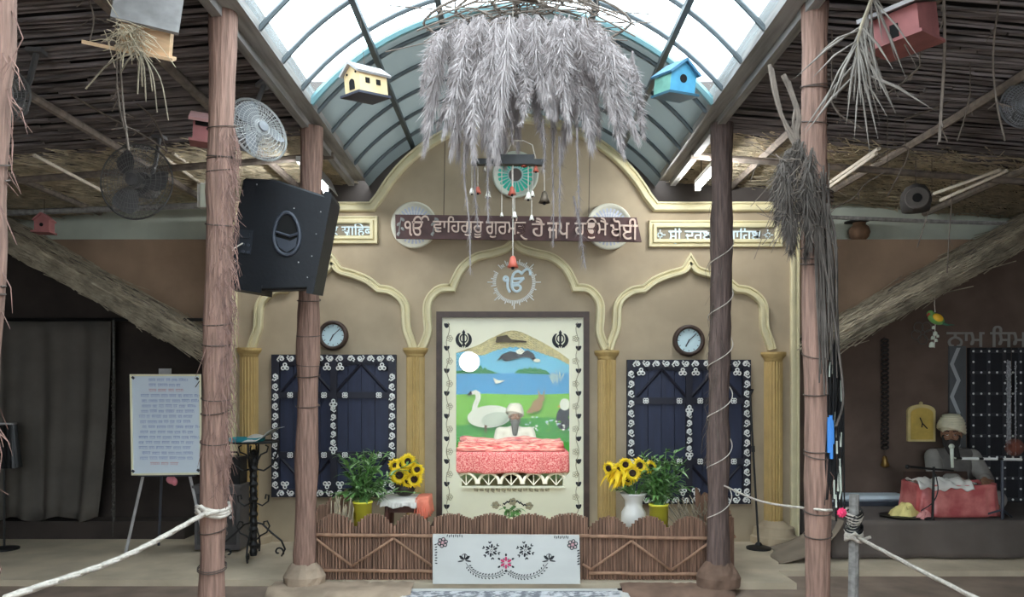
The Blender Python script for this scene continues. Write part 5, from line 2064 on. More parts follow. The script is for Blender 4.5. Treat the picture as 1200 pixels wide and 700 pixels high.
# sunflowers in a dark vase on the stool
vz = zs + .012
vb = Vector(((474 - CX) * k, YS + .02, vz))
t = thing('sunflower_vase', 'bunch of bright yellow sunflowers in a low dark bowl on the draped stool', 'flowers', vb)
MB().lathe([(.04, 0), (.06, .015), (.075, .05), (.06, .075), (.05, .075), (0, .04)], 20, None, vb).build('bowl', mat('dark_bowl', srgb(52, 42, 36), .6, .2, 16), t, True)
ms = MB()
for i, (px, py, R_) in enumerate(((478, 541, .05), (468, 557, .062), (482, 551, .055), (486, 562, .055), (472, 545, .05), (463, 546, .045), (489, 551, .045), (478, 564, .045))):
    cc = P(px, py, YS - .05 + .02 * (i % 3))
    d = Vector((RND.gauss(.1, .35), -1, RND.uniform(-.1, .5)))
    sunflower(t, cc, d, R_ * 1.25, 15, i)
    stem_on(ms, vb + Vector((0, 0, .05)), cc - d.normalized() * -.012 + Vector((0, .02, 0)))
ms.build('stems', M_GREEN, t)
ml = MB()
for i in range(14):
    a = RND.uniform(0, 2 * PI)
    leaf(ml, vb + Vector((.03 * math.cos(a), .03 * math.sin(a), .07)), (math.cos(a), math.sin(a) * .7, .6), RND.uniform(.08, .13), .04, .5)
ml.build('leaves', M_GREEN, t, True)
# white urn of drooping sunflowers
YU = 5.15
k = YU / 900
vb = Vector(((742.5 - CX) * k, YU, .001))
zt_ = CAMH + (HZ - 578) * k
t = thing('white_urn', 'white fluted urn of drooping yellow sunflowers behind the stick fence', 'urn', vb)
hh = zt_
MB().lathe([(.055, 0), (.06, .02), (.035, .06), (.03, .12), (.05, hh - .24), (.085, hh - .19), (.082, hh - .13), (.058, hh - .09), (.06, hh - .05), (.085, hh - .012), (.092, hh), (.082, hh), (.05, hh - .06), (0, hh - .07)], 28, None, vb).build('urn', mat('white_ceramic', srgb(232, 226, 218), .35, .05, 10), t, True)
ms = MB()
for i, (px, py, R_, dx) in enumerate(((741, 555, .052, .1), (727, 551, .05, -.3), (719, 560, .05, -.7), (733, 545, .045, -.1), (749, 546, .05, .3), (762, 548, .045, .6), (714, 549, .045, -.8), (724, 562, .05, -.5), (736, 562, .045, -.1))):
    cc = P(px, py, YU - .06 + .03 * (i % 3))
    d = Vector((dx, -.9, -.2 if i in (2, 7, 6) else .25))
    sunflower(t, cc, d, R_ * 1.25, 13, 40 + i)
    stem_on(ms, vb + Vector((0, 0, hh - .05)), cc + Vector((0, .015, 0)))
ms.build('stems', M_GREEN, t)
ml, my = MB(), MB()
for i in range(26):
    a = RND.uniform(PI * .6, PI * 2.1)
    leaf(ml, vb + Vector((.04 * math.cos(a), .04 * math.sin(a), hh - .01)), (math.cos(a) * .8 - .3, math.sin(a) * .6, 1.1), RND.uniform(.12, .24), .03, .6)
for i in range(16):
    a = RND.uniform(PI * .8, PI * 1.6)
    p = P(RND.uniform(712, 738), RND.uniform(545, 560), YU - .05)
    leaf(my, p, (math.cos(a), -.4, -.3), RND.uniform(.06, .1), .028, .7)
ml.build('leaves', M_GREEN, t, True)
my.build('loose_petals', M_PETAL, t, True)
# dry straw sticks inside the fence
mb = MB()
for i in range(34):
    x = P(RND.uniform(389, 405), 600, 5.1).x
    mb.tube([(x, 5.1 + RND.uniform(-.15, .15), .001), (x + RND.uniform(-.02, .06), 5.1 + RND.uniform(-.1, .1), RND.uniform(.36, .5))], .0035, 4)
tag(mb.build('dry_stalks', M_STRAW), 'dry straw stalks standing inside the fence corner by the smooth post', 'dry stalks')
mb = MB()
for i in range(40):
    x = P(RND.uniform(790, 826), 600, 5.1).x
    pts = catmull([Vector((x, 5.1, .001)), Vector((x + RND.uniform(-.02, .06), 5.05, .25)), Vector((x + RND.uniform(-.12, .12), 5.0 + RND.uniform(-.1, .1), RND.uniform(.34, .5)))], 4)
    mb.tube(pts, .003, 4)
tag(mb.build('dry_stalks', M_STRAWG), 'tangled dry twigs standing inside the fence corner by the dark rough post', 'dry stalks')
mb = MB()
vb = P(600, 604, 4.9)
t = thing('leaf_sprig', 'small dark green leafy sprig behind the fence at the foot of the shrine', 'plant', (vb.x, 4.92, .001))
mb = MB()
for i in range(3):
    mb.tube([(vb.x + .02 * i, 4.92, .001), (vb.x + .03 * i - .02, 4.91, .42)], .004, 4)
mb.build('stems', M_GREEN, t)
ml = MB()
for i in range(40):
    leaf(ml, Vector((vb.x + RND.uniform(-.05, .05), 4.9, RND.uniform(.38, .44))), (RND.gauss(0, 1), RND.gauss(-.2, .6), RND.uniform(-.2, .8)), .05, .022, .4)
ml.build('foliage', M_GREEN, t, True)

# ================================================================== THINGS AT THE SIDE OF THE LOUDSPEAKER
# easel with a written board
YE = 5.55
t = thing('easel', 'thin grey metal easel holding a board, standing before the dark curtain', 'easel', P(187, 648, YE + .1))
for a, b, ya, yb in (((147, 649), (168, 556), YE, YE + .06), ((234, 610), (222, 556), 6.1 * 0 + YE + .02, YE + .06)):
    p, q = P(*a, ya), P(*b, yb)
    if a[0] == 234:
        p = q + (p - q) * ((q.z - 0) / (q.z - p.z))
    p.z = .001
    top_ = q + (q - p) * (1.05 * (P(0, 440, YE).z - q.z) / (q.z - p.z))
    MB().tube([p, top_], .011, 7).build('leg', M_HROOF, t)
MB().tube([Vector((P(186, 640, 5.85).x, 5.85, .001)), P(194, 436, YE + .07)], .010, 7).build('rear_leg', M_SPK2, t)
MB().box(P(196, 557, YE + .005), (.40, .05, .018)).build('tray', M_SPK2, t)
MB().box(P(193.5, 437, YE + .03), (.08, .03, .06)).build('top_clip', M_HROOF, t)
kE = YE / 900
t = thing('written_board', 'pale blue-white board of blue handwriting standing on the grey easel', 'board', P(196, 555, YE))
E_ = lambda px, py, dy=0.0: P(px, py, YE) + Vector((0, dy, 0))
mb = MB()
pp = [(155, 440), (236, 440), (237, 555), (157, 556)]
mb.prism([(E_(*p).x, E_(*p).z) for p in pp], YE - .02, YE - .008)
mb.build('sheet', mat('blue_white_board', srgb(232, 242, 252), .35, .03, 3), t)
mb = MB()
moulding(mb, [(E_(*p).x, E_(*p).z) for p in (pp[3], pp[0], pp[1], pp[2])], YE - .02, .014, .008, closed=True)
mb.build('board_frame', M_PANELC, t)
rnd = random.Random(9)
for r_ in range(17):
    red = r_ in (2, 16)
    mb = MB()
    py = 446 + r_ * 6.1
    xa, xb = (176, 214) if r_ < 3 else ((178, 212) if r_ > 15 else (163 + rnd.uniform(0, 6), 231 - rnd.uniform(0, 8)))
    x = xa
    while x < xb:
        L = rnd.uniform(4, 11)
        zt2 = py - 1.8 + rnd.uniform(-.3, .3)
        mb.tube([E_(x, zt2, -.0205), E_(min(x + L, xb + 2), zt2, -.0205)], .0016, 3)
        xx = x
        while xx < x + L - .6:
            a = rnd.uniform(.8, 1.7)
            mb.tube([E_(xx, zt2, -.0205), E_(xx + a * .7, zt2 + 1.6, -.0205), E_(xx + a * .1, zt2 + 2.6, -.0205), E_(xx + a, zt2 + rnd.uniform(1.2, 3), -.0205)], .0013, 3)
            xx += a + .5
        x += L + 2
    mb.build('handwriting_line', mat('red_pen', srgb(200, 120, 140), .8) if red else mat('blue_pen', srgb(110, 134, 196), .8), t)
mb = MB()
for px, py in ((158, 552), (234, 551), (158, 443), (233, 444)):
    mb.box(E_(px, py, -.026), (.02, .006, .016), ry(.7))
mb.build('corner_clip', M_SPK2, t)
MB().tube([E_(231, 454, -.03), E_(236, 447, -.035)], .003, 5).build('pen', M_INK, t)
t = thing('pink_pouch', 'small pink cloth pouch hanging under the written board', 'pouch', E_(202, 567, .0))
mb = MB()
mb.ball(E_(201, 563, .0), (.04, .02, .03), 12, 8, ry(.3)).ball(E_(205, 565, -.005), (.022, .02, .028), 10, 7)
mb.build('pouch', mat('pink_cloth', srgb(214, 130, 140), .9, .15, 14), t, True)
MB().tube([E_(201, 559, 0), E_(200, 556.5, .0)], .004, 5).build('loop', M_ROPEW, t)


def curtain(name, label, x0, x1, y, zt, zb, m, n, amp, seedv=1, swag=0.0):
    rnd = random.Random(seedv)
    ph = [rnd.uniform(0, 6) for _ in range(3)]
    mb = MB()
    nz = 14
    vs = []
    for i in range(n + 1):
        u_ = i / n
        for j in range(nz + 1):
            v_ = j / nz
            w = amp * (.25 + .75 * v_) * (math.sin(u_ * 26 + ph[0]) + .6 * math.sin(u_ * 47 + ph[1] + v_) + .5 * math.sin(u_ * 11 + ph[2]))
            xx = x0 + (x1 - x0) * (u_ + swag * (v_ ** 2) * (.5 - u_) * .6)
            vs.append((xx, y + w, zt + (zb - zt) * v_ + .02 * math.sin(u_ * 20) * v_))
    k_ = nz + 1
    mb.add(vs, [(i * k_ + j, (i + 1) * k_ + j, (i + 1) * k_ + j + 1, i * k_ + j + 1) for i in range(n) for j in range(nz)])
    o = mb.build(name, m, None, True)
    md = o.modifiers.new('thickness', 'SOLIDIFY')
    md.thickness = .006
    return tag(o, label, 'curtain')


curtain('curtain', 'wide dull grey curtain hanging in the dark hut opening behind the easel', P(-60, 0, 6.1).x, P(130, 0, 6.1).x, 6.1, P(0, 377, 6.1).z, .16, M_CURT, 90, .035, 2, .25)
mb = MB()
mb.tube([(-4.9, 6.12, P(0, 376, 6.1).z + .01), (P(236, 0, 6.1).x, 6.12, P(0, 376, 6.1).z + .01)], .014, 6)
tag(mb.build('curtain_pole', M_IRON), 'dark pole carrying the grey curtain in the hut opening', 'pole')
mb = MB()
for i in range(34):
    z = .2 + i * .033
    mb.ball((P(131, 0, 6.08).x + RND.uniform(-.006, .006), 6.10, z), (.014, .01, .012), 6, 4)
mb.tube([(P(131, 0, 6.08).x, 6.11, .02), (P(131, 0, 6.08).x, 6.11, 1.74)], .012, 5)
tag(mb.build('beaded_strip', mat('dark_beads', srgb(70, 66, 60), .6, .5, 60)), 'dark beaded strip hanging along the edge of the grey curtain', 'garland')
mb = MB()
mb.box((-3.9, 6.2, .07), (2.6, .2, .14))
struct('baseboard_hut', mb, M_PLASTER_D)

# black pleated lamp at the picture edge
c = Vector((P(5, 0, 5.7).x, 5.7, 0))
t = thing('pleated_lamp', 'black pleated floor lamp with a pale rim at the picture edge before the curtain', 'lamp', c)
mb = MB()
n = 48
z0, z1 = P(0, 548, 5.7).z, P(0, 497, 5.7).z
ring = lambda r, z: [(c.x + (r + .006 * (1 if i % 2 else -1)) * math.cos(2 * PI * i / n), c.y + (r + .006 * (1 if i % 2 else -1)) * math.sin(2 * PI * i / n), z) for i in range(n)]
mb.add(ring(.11, z0) + ring(.075, z1), [(i, (i + 1) % n, n + (i + 1) % n, n + i) for i in range(n)])
mb.build('lamp_shade', M_BLACK, t).modifiers.new('thickness', 'SOLIDIFY').thickness = .003
MB().tube([(c.x + .076 * math.cos(2 * PI * i / n), c.y + .076 * math.sin(2 * PI * i / n), z1) for i in range(n)], .006, 6, closed=True).build('shade_rim', M_HROOF, t)
MB().tube([(c.x, c.y, .01), (c.x, c.y, z1 - .02)], .008, 8).build('pole', M_IRON, t)
MB().lathe([(.1, 0), (.1, .012), (.03, .025), (0, .026)], 24, None, c + Vector((0, 0, .001))).build('base', M_IRON, t)

# dark cabinet and wrought iron stand
x0c, x1c = P(228, 0, 5.6).x, P(281, 0, 5.6).x
t = thing('dark_cabinet', 'dark grey cabinet with a panelled front behind the wrought iron stand', 'cabinet', Vector(((x0c + x1c) / 2, 5.7, 0)))
x0, x1 = P(228, 0, 5.6).x, P(281, 0, 5.6).x
z1 = P(0, 572, 5.6).z
M_CABD = mat('cabinet_grey', srgb(88, 84, 84), .6, .12, 6)
MB().box(((x0 + x1) / 2, 5.7, z1 / 2 + .01), (x1 - x0, .2, z1 - .02)).build('body', M_CABD, t)
MB().box(((x0 + x1) / 2, 5.7, z1 + .008), (x1 - x0 + .03, .23, .018)).build('top', M_CABD, t)
d_ = MB().box(((x0 + x1) / 2, 5.592, z1 / 2 + .01), (x1 - x0 - .05, .016, z1 - .1)).build('door', mat('cabinet_dark', srgb(62, 60, 60), .6, .1, 6), t)
MB().ball((x1 - .06, 5.578, z1 * .55), .012, 8, 6).build('knob', M_HROOF, d_)
t = thing('equipment_case', 'small black case standing on the dark grey cabinet', 'case', (x1 - .09, 5.72, z1 + .02))
b_ = MB().box((x1 - .09, 5.72, z1 + .12), (.15, .15, .2))
b_.build('case', M_BLACK, t)
MB().tube([(x1 - .13, 5.72, z1 + .22), (x1 - .12, 5.72, z1 + .25), (x1 - .06, 5.72, z1 + .25), (x1 - .05, 5.72, z1 + .22)], .007, 6).build('carry_handle', M_IRON, t)

YI = 5.36
ic = Vector((P(297, 0, YI).x, YI, 0))
t = thing('iron_stand', 'ornate black wrought iron stand with scrolled feet and a basket top', 'stand', ic)
ki = YI / 900
zi = lambda py: CAMH + (HZ - py) * ki
mb = MB()
zb, zt = .03, zi(528)
prof = [(.022, zb)]
for i in range(14):
    z = zb + (zt - zb) * (i + .5) / 14
    prof += [(.024, z - .02), (.033 if i % 2 else .028, z), (.024, z + .02)]
prof += [(.03, zt), (0, zt + .01)]
mb.lathe(prof, 12, None, ic)
mb.build('column', M_IRON, t)
for k_ in range(4):
    a = k_ * PI / 2 + .12
    u_ = Vector((math.cos(a), math.sin(a), 0))
    def cur(pts): return [ic + u_ * r + Vector((0, 0, z)) for r, z in pts]
    mb = MB()
    sp = [(.17 + .042 * (1 - i / 16) * math.cos(-1.3 + i * .45) , .052 + .045 * (1 - i / 16) * math.sin(-1.3 + i * .45)) for i in range(15)]
    mb.tube(cur([(.02, .26), (.06, .25), (.12, .19), (.19, .13), (.215, .07), (.19, .02)] + [(r - .0, z) for r, z in sp[2:]]), .007, 6)
    mb.tube(cur([(.02, .14), (.05, .17), (.09, .19), (.11, .235), (.095, .27), (.07, .265), (.07, .245)]), .006, 6)
    mb.build('scroll_foot', M_IRON, t)
    mb = MB()
    mb.tube(cur([(.02, zi(590)), (.06, zi(593)), (.10, zi(588)), (.105, zi(581)), (.085, zi(580)), (.08, zi(585))]), .006, 6)
    mb.build('side_scroll', M_IRON, t)
    mb = MB()
    mb.tube(cur([(.02, zi(550)), (.07, zi(552)), (.13, zi(545)), (.165, zi(530)), (.17, zi(518))]), .007, 6)
    mb.tube(cur([(.03, zi(540)), (.05, zi(533)), (.09, zi(530)), (.1, zi(524)), (.08, zi(522))]), .006, 6)
    mb.build('basket_arm', M_IRON, t)
MB().tube([ic + Vector((.17 * math.cos(a), .17 * math.sin(a), zi(518))) for a in (2 * PI * i / 32 for i in range(32))], .007, 6, closed=True).build('basket_ring', M_IRON, t)
MB().lathe([(.165, zi(519)), (.165, zi(519) + .006), (0, zi(519) + .006)], 28, None, ic).build('basket_plate', M_IRON, t)
zb_ = zi(519) + .007
t = thing('teal_tray', 'teal tray lying on the basket top of the wrought iron stand', 'tray', ic + Vector((-.05, 0, zb_)))
mb = MB()
mb.box(ic + Vector((-.05, .0, zb_ + .006)), (.2, .16, .012))
mb.build('tray_base', mat('teal_plastic', srgb(40, 140, 150), .4), t)
mb = MB()
moulding(mb, [], 0, 0, 0) if False else None
for dx, dy, sx, sy in ((-.1, 0, .012, .16), (.1, 0, .012, .16), (0, -.08, .2, .012), (0, .08, .2, .012)):
    mb.box(ic + Vector((-.05 + dx, dy, zb_ + .018)), (sx, sy, .022))
mb.build('tray_rim', mat('teal_plastic', srgb(40, 140, 150), .4), t)
mb = MB()
nn = 10
vs = []
for i in range(nn + 1):
    for j in range(3):
        f_ = i / nn
        vs.append(ic + Vector((-.06 + .25 * f_, -.15 + .12 * j, zb_ + .035 + .06 * f_ * f_ + .012 * math.sin(f_ * 9) - .05 * (1 - j / 2) * (1 - f_))))
mb.add(vs, [(i * 3 + j, (i + 1) * 3 + j, (i + 1) * 3 + j + 1, i * 3 + j + 1) for i in range(nn) for j in range(2)])
o = mb.build('paper_sheet', mat('pale_paper', srgb(206, 208, 204), .6, .12, 20), None, True)
o.modifiers.new('thickness', 'SOLIDIFY').thickness = .002
tag(o, 'crumpled pale paper sheet lying over the teal tray', 'paper')

# microphone stand by the window
c = Vector((P(889, 0, 5.72).x, 5.72, 0))
t = thing('microphone_stand', 'thin black stand with a round base leaning by the window near the ochre column', 'stand', c)
MB().lathe([(.09, 0), (.09, .014), (.03, .03), (.014, .05), (0, .05)], 28, None, c + Vector((0, 0, .001))).build('base', M_IRON, t)
tp = P(879, 462, 5.86)
MB().tube([c + Vector((0, 0, .03)), c.lerp(tp, .5), tp], .008, 8).build('pole', M_IRON, t)
MB().tube([c.lerp(tp, .62), c.lerp(tp, .66)], .014, 8).build('clutch', M_IRON, t)
MB().tube([tp, tp + Vector((.02, 0, .03)), tp + Vector((-.02, 0, .035))], .012, 6).build('clip', M_IRON, t)

# ================================================================== HUT PLATFORM AND MUSICIAN
ZP = .262
mb = MB()
mb.box((3.86, 5.92, ZP / 2), (3.2, .98, ZP - .002))
struct('floor_platform', mb, M_GREYW)
# cloth skirt over the platform front
mb = MB()
vs = []
n, nz = 70, 7
for i in range(n + 1):
    u_ = i / n
    x = 2.24 + 3.2 * u_
    for j in range(nz + 1):
        v_ = j / nz
        vs.append((x, 5.425 - .012 - .035 * v_ - .012 * math.sin(u_ * 55) * v_ - .01 * math.sin(u_ * 23) * v_, ZP + .004 - (ZP - .006) * v_ + .006 * math.sin(u_ * 30) * v_ * (v_ < 1)))
mb.add(vs, [(i * (nz + 1) + j, (i + 1) * (nz + 1) + j, (i + 1) * (nz + 1) + j + 1, i * (nz + 1) + j + 1) for i in range(n) for j in range(nz)])
o = mb.build('platform_skirt', M_TARP, None, True)
o.modifiers.new('thickness', 'SOLIDIFY').thickness = .006
tag(o, 'brownish grey cloth skirt hanging along the front of the musician platform', 'cloth')
# draped end of the cloth slumping down by the reddish post
mb = MB()
vs = []
n, nz = 26, 16
for i in range(n + 1):
    u_ = i / n
    y = 5.33 + .45 * u_
    for j in range(nz + 1):
        v_ = j / nz
        x = 2.30 - .16 * v_ - .34 * v_ ** 3 * (1 - .4 * u_) - .02 * math.sin(u_ * 9 + 4 * v_) * v_
        z = (ZP + .012) * (1 - v_) ** 1.15 + .006 + .016 * math.sin(u_ * 14 + v_ * 5) * v_ * (1 - v_) * 2
        vs.append((x, y - .1 * v_ * (1 - u_), z))
mb.add(vs, [(i * (nz + 1) + j, (i + 1) * (nz + 1) + j, (i + 1) * (nz + 1) + j + 1, i * (nz + 1) + j + 1) for i in range(n) for j in range(nz)])
o = mb.build('slumped_cloth', mat('canvas_cloth', srgb(142, 128, 112), .95, .12, 5, bump=.15), None, True)
o.modifiers.new('thickness', 'SOLIDIFY').thickness = .006
tag(o, 'tan canvas cloth slumping from the platform corner onto the floor behind the reddish post', 'cloth')

# harmonium under a red cloth
YH = 5.58
kh = YH / 900
hx0, hx1 = (1078 - CX) * kh, (1168 - CX) * kh
t = thing('harmonium', 'harmonium box under a shiny red cloth in front of the musician', 'harmonium', ((hx0 + hx1) / 2, YH + .15, ZP))
MB().box(((hx0 + hx1) / 2, YH + .15, ZP + .11), (hx1 - hx0 - .03, .26, .215)).build('case', M_BROWN, t)
mb = MB()
for i in range(28):
    mb.box((hx0 + .05 + i * .017, YH + .22, ZP + .222), (.014, .1, .012))
mb.build('keyboard', M_WHITE, t)
MB().box(((hx0 + hx1) / 2, YH + .285, ZP + .2), (hx1 - hx0 - .08, .02, .2), rx(-.2)).build('bellows', M_BROWN, t)
M_REDS = mat('red_satin', srgb(204, 100, 100), .34, .14, 9, col2=srgb(236, 152, 144), lo=.4, hi=.75, bump=.15)
mb = MB()
n = 120
lv = 9
pts = []
def rrect(s_, hw, hd, e=6):
    a = s_ * 2 * PI
    c_, d_ = math.cos(a), math.sin(a)
    return Vector((math.copysign(abs(c_) ** (2 / e), c_) * hw, math.copysign(abs(d_) ** (2 / e), d_) * hd, 0))
cx_, cy_ = (hx0 + hx1) / 2, YH + .13
for j in range(lv + 1):
    v_ = j / lv
    for i in range(n):
        s_ = i / n
        p = rrect(s_, (hx1 - hx0) / 2 + .01, .165)
        fo = (math.sin(s_ * 2 * PI * 17) * .006 + math.sin(s_ * 2 * PI * 7 + 1) * .008) * v_ ** 1.2
        p = p * (1 + .06 * v_ ** 2) + p.normalized() * fo
        pts.append(Vector((cx_ + p.x - .0, cy_ + p.y, ZP + .008 + (.232) * (1 - v_) + .004 * math.sin(s_ * 40))))
mb.add(pts, [(j * n + i, j * n + (i + 1) % n, (j + 1) * n + (i + 1) % n, (j + 1) * n + i) for j in range(lv) for i in range(n)])
o = mb.build('harmonium_cloth', M_REDS, None, True)
o.modifiers.new('thickness', 'SOLIDIFY').thickness = .005
tag(o, 'shiny red satin cloth wrapped round the harmonium', 'cloth')
mb = MB()
x0, x1 = (1073 - CX) * kh, (1136 - CX) * kh
nx, ny = 36, 10
vs = []
for i in range(nx + 1):
    for j in range(ny + 1):
        u_, v_ = i / nx, j / ny
        x = x0 + (x1 - x0) * u_
        y = YH - .055 + .2 * v_
        z = ZP + .262 + .012 * math.sin(u_ * 31 + v_ * 3) + .01 * math.sin(v_ * 9 + u_ * 12)
        if v_ < .25: z -= .05 * (1 - v_ / .25) * (1 + .4 * math.sin(u_ * 31)); y -= .012
        vs.append((x, y, z))
mb.add(vs, [(i * (ny + 1) + j, (i + 1) * (ny + 1) + j, (i + 1) * (ny + 1) + j + 1, i * (ny + 1) + j + 1) for i in range(nx) for j in range(ny)])
o = mb.build('white_cloth', M_CLOTHW, None, True)
o.modifiers.new('thickness', 'SOLIDIFY').thickness = .006
tag(o, 'crumpled cream white cloth lying on top of the red-covered harmonium', 'cloth')


def heap(name, label, c, r, hgt, m, seedv, cat='cloth'):
    rnd = random.Random(seedv)
    mb = MB()
    n, lv = 40, 10
    pts = []
    for j in range(lv + 1):
        v_ = j / lv
        for i in range(n):
            a = 2 * PI * i / n
            w = 1 + .16 * math.sin(a * 5 + seedv) + .08 * math.sin(a * 11 + v_ * 6)
            rr = v_ ** .8 * w
            z = hgt * (1 - v_ ** 2.2) * (1 + .2 * math.sin(a * 3 + v_ * 8)) + .012 * math.sin(a * 9 + v_ * 12) * (1 - v_)
            pts.append(Vector((c[0] + r[0] * rr * math.cos(a), c[1] + r[1] * rr * math.sin(a), c[2] + max(0.003, z))))
    mb.add(pts, [(j * n + i, j * n + (i + 1) % n, (j + 1) * n + (i + 1) % n, (j + 1) * n + i) for j in range(lv) for i in range(n)])
    mb.add([(c[0] + r[0] * q[0], c[1] + r[1] * q[1], c[2] + .001) for q in ((-1, 0), (0, -1), (1, 0), (0, 1))], [(3, 2, 1, 0)])
    return tag(mb.build(name, m, None, True), label, cat)


c = P(1058, 601, 5.56)
t = tag(MB().lathe([(.10, 0), (.14, .008), (.145, .014), (.09, .009), (0, .009)], 28, None, (c.x - .01, 5.58, ZP + .001)).build('dark_plate', M_IRON), 'flat dark plate on the platform under the yellow cloth', 'plate')
heap('yellow_cloth', 'small heap of pale yellow cloth on a dark plate beside the harmonium', (c.x + .02, 5.58, ZP + .012), (.105, .075), .075, mat('yellow_cloth', srgb(232, 216, 142), .9, .12, 12), 3)
c = P(1082, 601, 5.50)
heap('pink_cloth', 'trailing corner of pink cloth on the platform between yellow cloth and harmonium', (c.x, 5.485, ZP + .003), (.055, .035), .05, mat('pale_pink_satin', srgb(222, 150, 146), .5, .12, 12), 5)

# musician
mus = seated_person('person', 'person in a cream turban with a long grey beard playing the red-covered harmonium', (3.51, 6.14, ZP), -.12,
              (-.01, -.03, .645), -.42, -.05, .45, .165,
              (((-.22, -.2, .25), (-.13, -.42, .29), (.35, -.9, -.15), (.2, -.6, -.75)), ((.22, -.18, .25), (.10, -.40, .29), (-.3, -.9, -.15), (-.2, -.6, -.75))),
              M_CLOTHG, M_TURBC, M_BEARDD, 1.08, -.03, mat('dark_grey_vest', srgb(104, 98, 94), .9, .15, 10))

mus.scale = (.88, .88, .88)

# microphone stands on the platform
Ym = 5.42
Q2 = lambda px, py: P(px, py, Ym)
t = thing('boom_stand', 'black microphone stand with a long level boom banded in white tape beside the harmonium', 'microphone stand', (Q2(1180, 0).x, 5.47, ZP))
MB().tube([(Q2(1180, 0).x, 5.47, ZP + .01), (Q2(1180, 0).x, 5.47, Q2(0, 536).z)], .011, 8).build('pole', M_SPK2, t)
for a in (.3, 2.4, 4.5):
    MB().tube([(Q2(1180, 0).x, 5.47, ZP + .07), (Q2(1180, 0).x + .12 * math.cos(a), 5.52 + .09 * math.sin(a), ZP + .008)], .008, 6).build('leg', M_SPK2, t)
b0, b1 = Vector((Q2(1124, 538).x, 5.46, Q2(1124, 538).z)), Vector((Q2(1235, 540).x, 5.46, Q2(0, 540).z))
bm = MB().tube([b0, b1], .008, 8).build('boom', M_IRON, t)
mb = MB()
for f0, f1 in ((.06, .24), (.29, .44), (.50, .7), (.76, .98)):
    mb.tube([b0.lerp(b1, f0), b0.lerp(b1, f1)], .0095, 8)
mb.build('white_tape', M_WHITE, bm)
mb = MB()
a, b = Vector((Q2(1119, 524).x, 5.46, Q2(0, 524).z)), Vector((Q2(1120, 549).x, 5.46, Q2(0, 549).z))
mb.tube([a, b], [.013, .010], 10)
mb.ball(a, .019, 12, 8)
mb.tube([b0, (a + b) / 2], .006, 6)
mb.build('microphone', M_PALEW, t, True)
Ym2 = 5.36
Q3 = lambda px, py: Vector((P(px, py, Ym2).x, 5.40, P(px, py, Ym2).z))
t = thing('short_microphone_stand', 'short black microphone stand with a slanted arm at the corner of the red cloth', 'microphone stand', (Q3(1097, 0).x, 5.405, ZP))
MB().tube([(Q3(1097, 0).x, 5.405, ZP + .01), Q3(1098, 548)], .009, 8).build('pole', M_IRON, t)
MB().lathe([(.035, 0), (.035, .012), (.015, .02), (0, .02)], 20, None, (Q3(1097, 0).x, 5.445, ZP + .001)).build('base', M_IRON, t)
MB().tube([Q3(1068, 548), Q3(1121, 553)], [.010, .007], 8).build('arm', M_IRON, t)
MB().ball(Q3(1067, 548), .016, 10, 7).build('microphone', M_IRON, t, True)
MB().tube(catmull([Q3(1100, 556), Q3(1103, 575), Q3(1097, 590), Q3(1083, 600)], 5), .004, 5).build('cable', M_IRON, t)

# mat at the back of the platform
t = thing('folded_mattress', 'pale blue-white folded mattress along the back wall of the platform', 'mattress', (P(1040, 0, 6.2).x, 6.22, ZP))
x0 = 2.50
ML = .68
mb = MB()
mb.box((x0 + ML / 2, 6.22, ZP + .055), (ML, .24, .045))
o = mb.build('mattress', mat('pale_blue_cloth', srgb(206, 218, 226), .85, .06, 8), t)
o.modifiers.new('edge', 'BEVEL').width = .02
mb = MB()
mb.box((x0 + ML / 2, 6.22, ZP + .016), (ML + .01, .26, .028))
mb.build('under_mat', M_SPK2, t)

# writing, zigzag door surround and studded door on the hut wall
YW = 6.36
kw = YW / 900
Wp = lambda px, py, dy=0.0: Vector(((px - CX) * kw, YW - dy, CAMH + (HZ - py) * kw))
mb = MB()
c = Wp(1109, 407, .001)
x1_ = 98 * kw
text_into(mb, 'ਨਾਮ ਿਸਮਰਨ', (c.x, YW - .001, c.z), height=25 * kw, width=130 * kw, depth=.008, bold=.012)
tag(mb.build('painted_lettering', mat('grey_letter', srgb(150, 146, 140), .8)), 'grey Gurmukhi lettering on the hut wall above the studded door', 'lettering')
t = thing('flower_stencil', 'faint grey flower outline on the hut wall behind the hanging parrot', 'wall painting', Wp(1081, 408))
mb = MB()
for k_ in range(5):
    a = k_ * 1.257 + .3
    cc = Wp(1081 + 8 * math.cos(a), 390 + 8 * math.sin(a), .003)
    mb.tube([cc + Vector((.04 * math.cos(q), 0, .04 * math.sin(q))) for q in (2 * PI * i / 14 for i in range(14))], .004, 4, closed=True)
mb.build('petal_outline', mat('dim_grey_paint', srgb(112, 106, 100), .9), t)
MB().tube([Wp(1081, 390, .003) + Vector((.018 * math.cos(q), 0, .018 * math.sin(q))) for q in (2 * PI * i / 12 for i in range(12))], .004, 4, closed=True).build('centre_outline', mat('dim_grey_paint', srgb(112, 106, 100), .9), t)

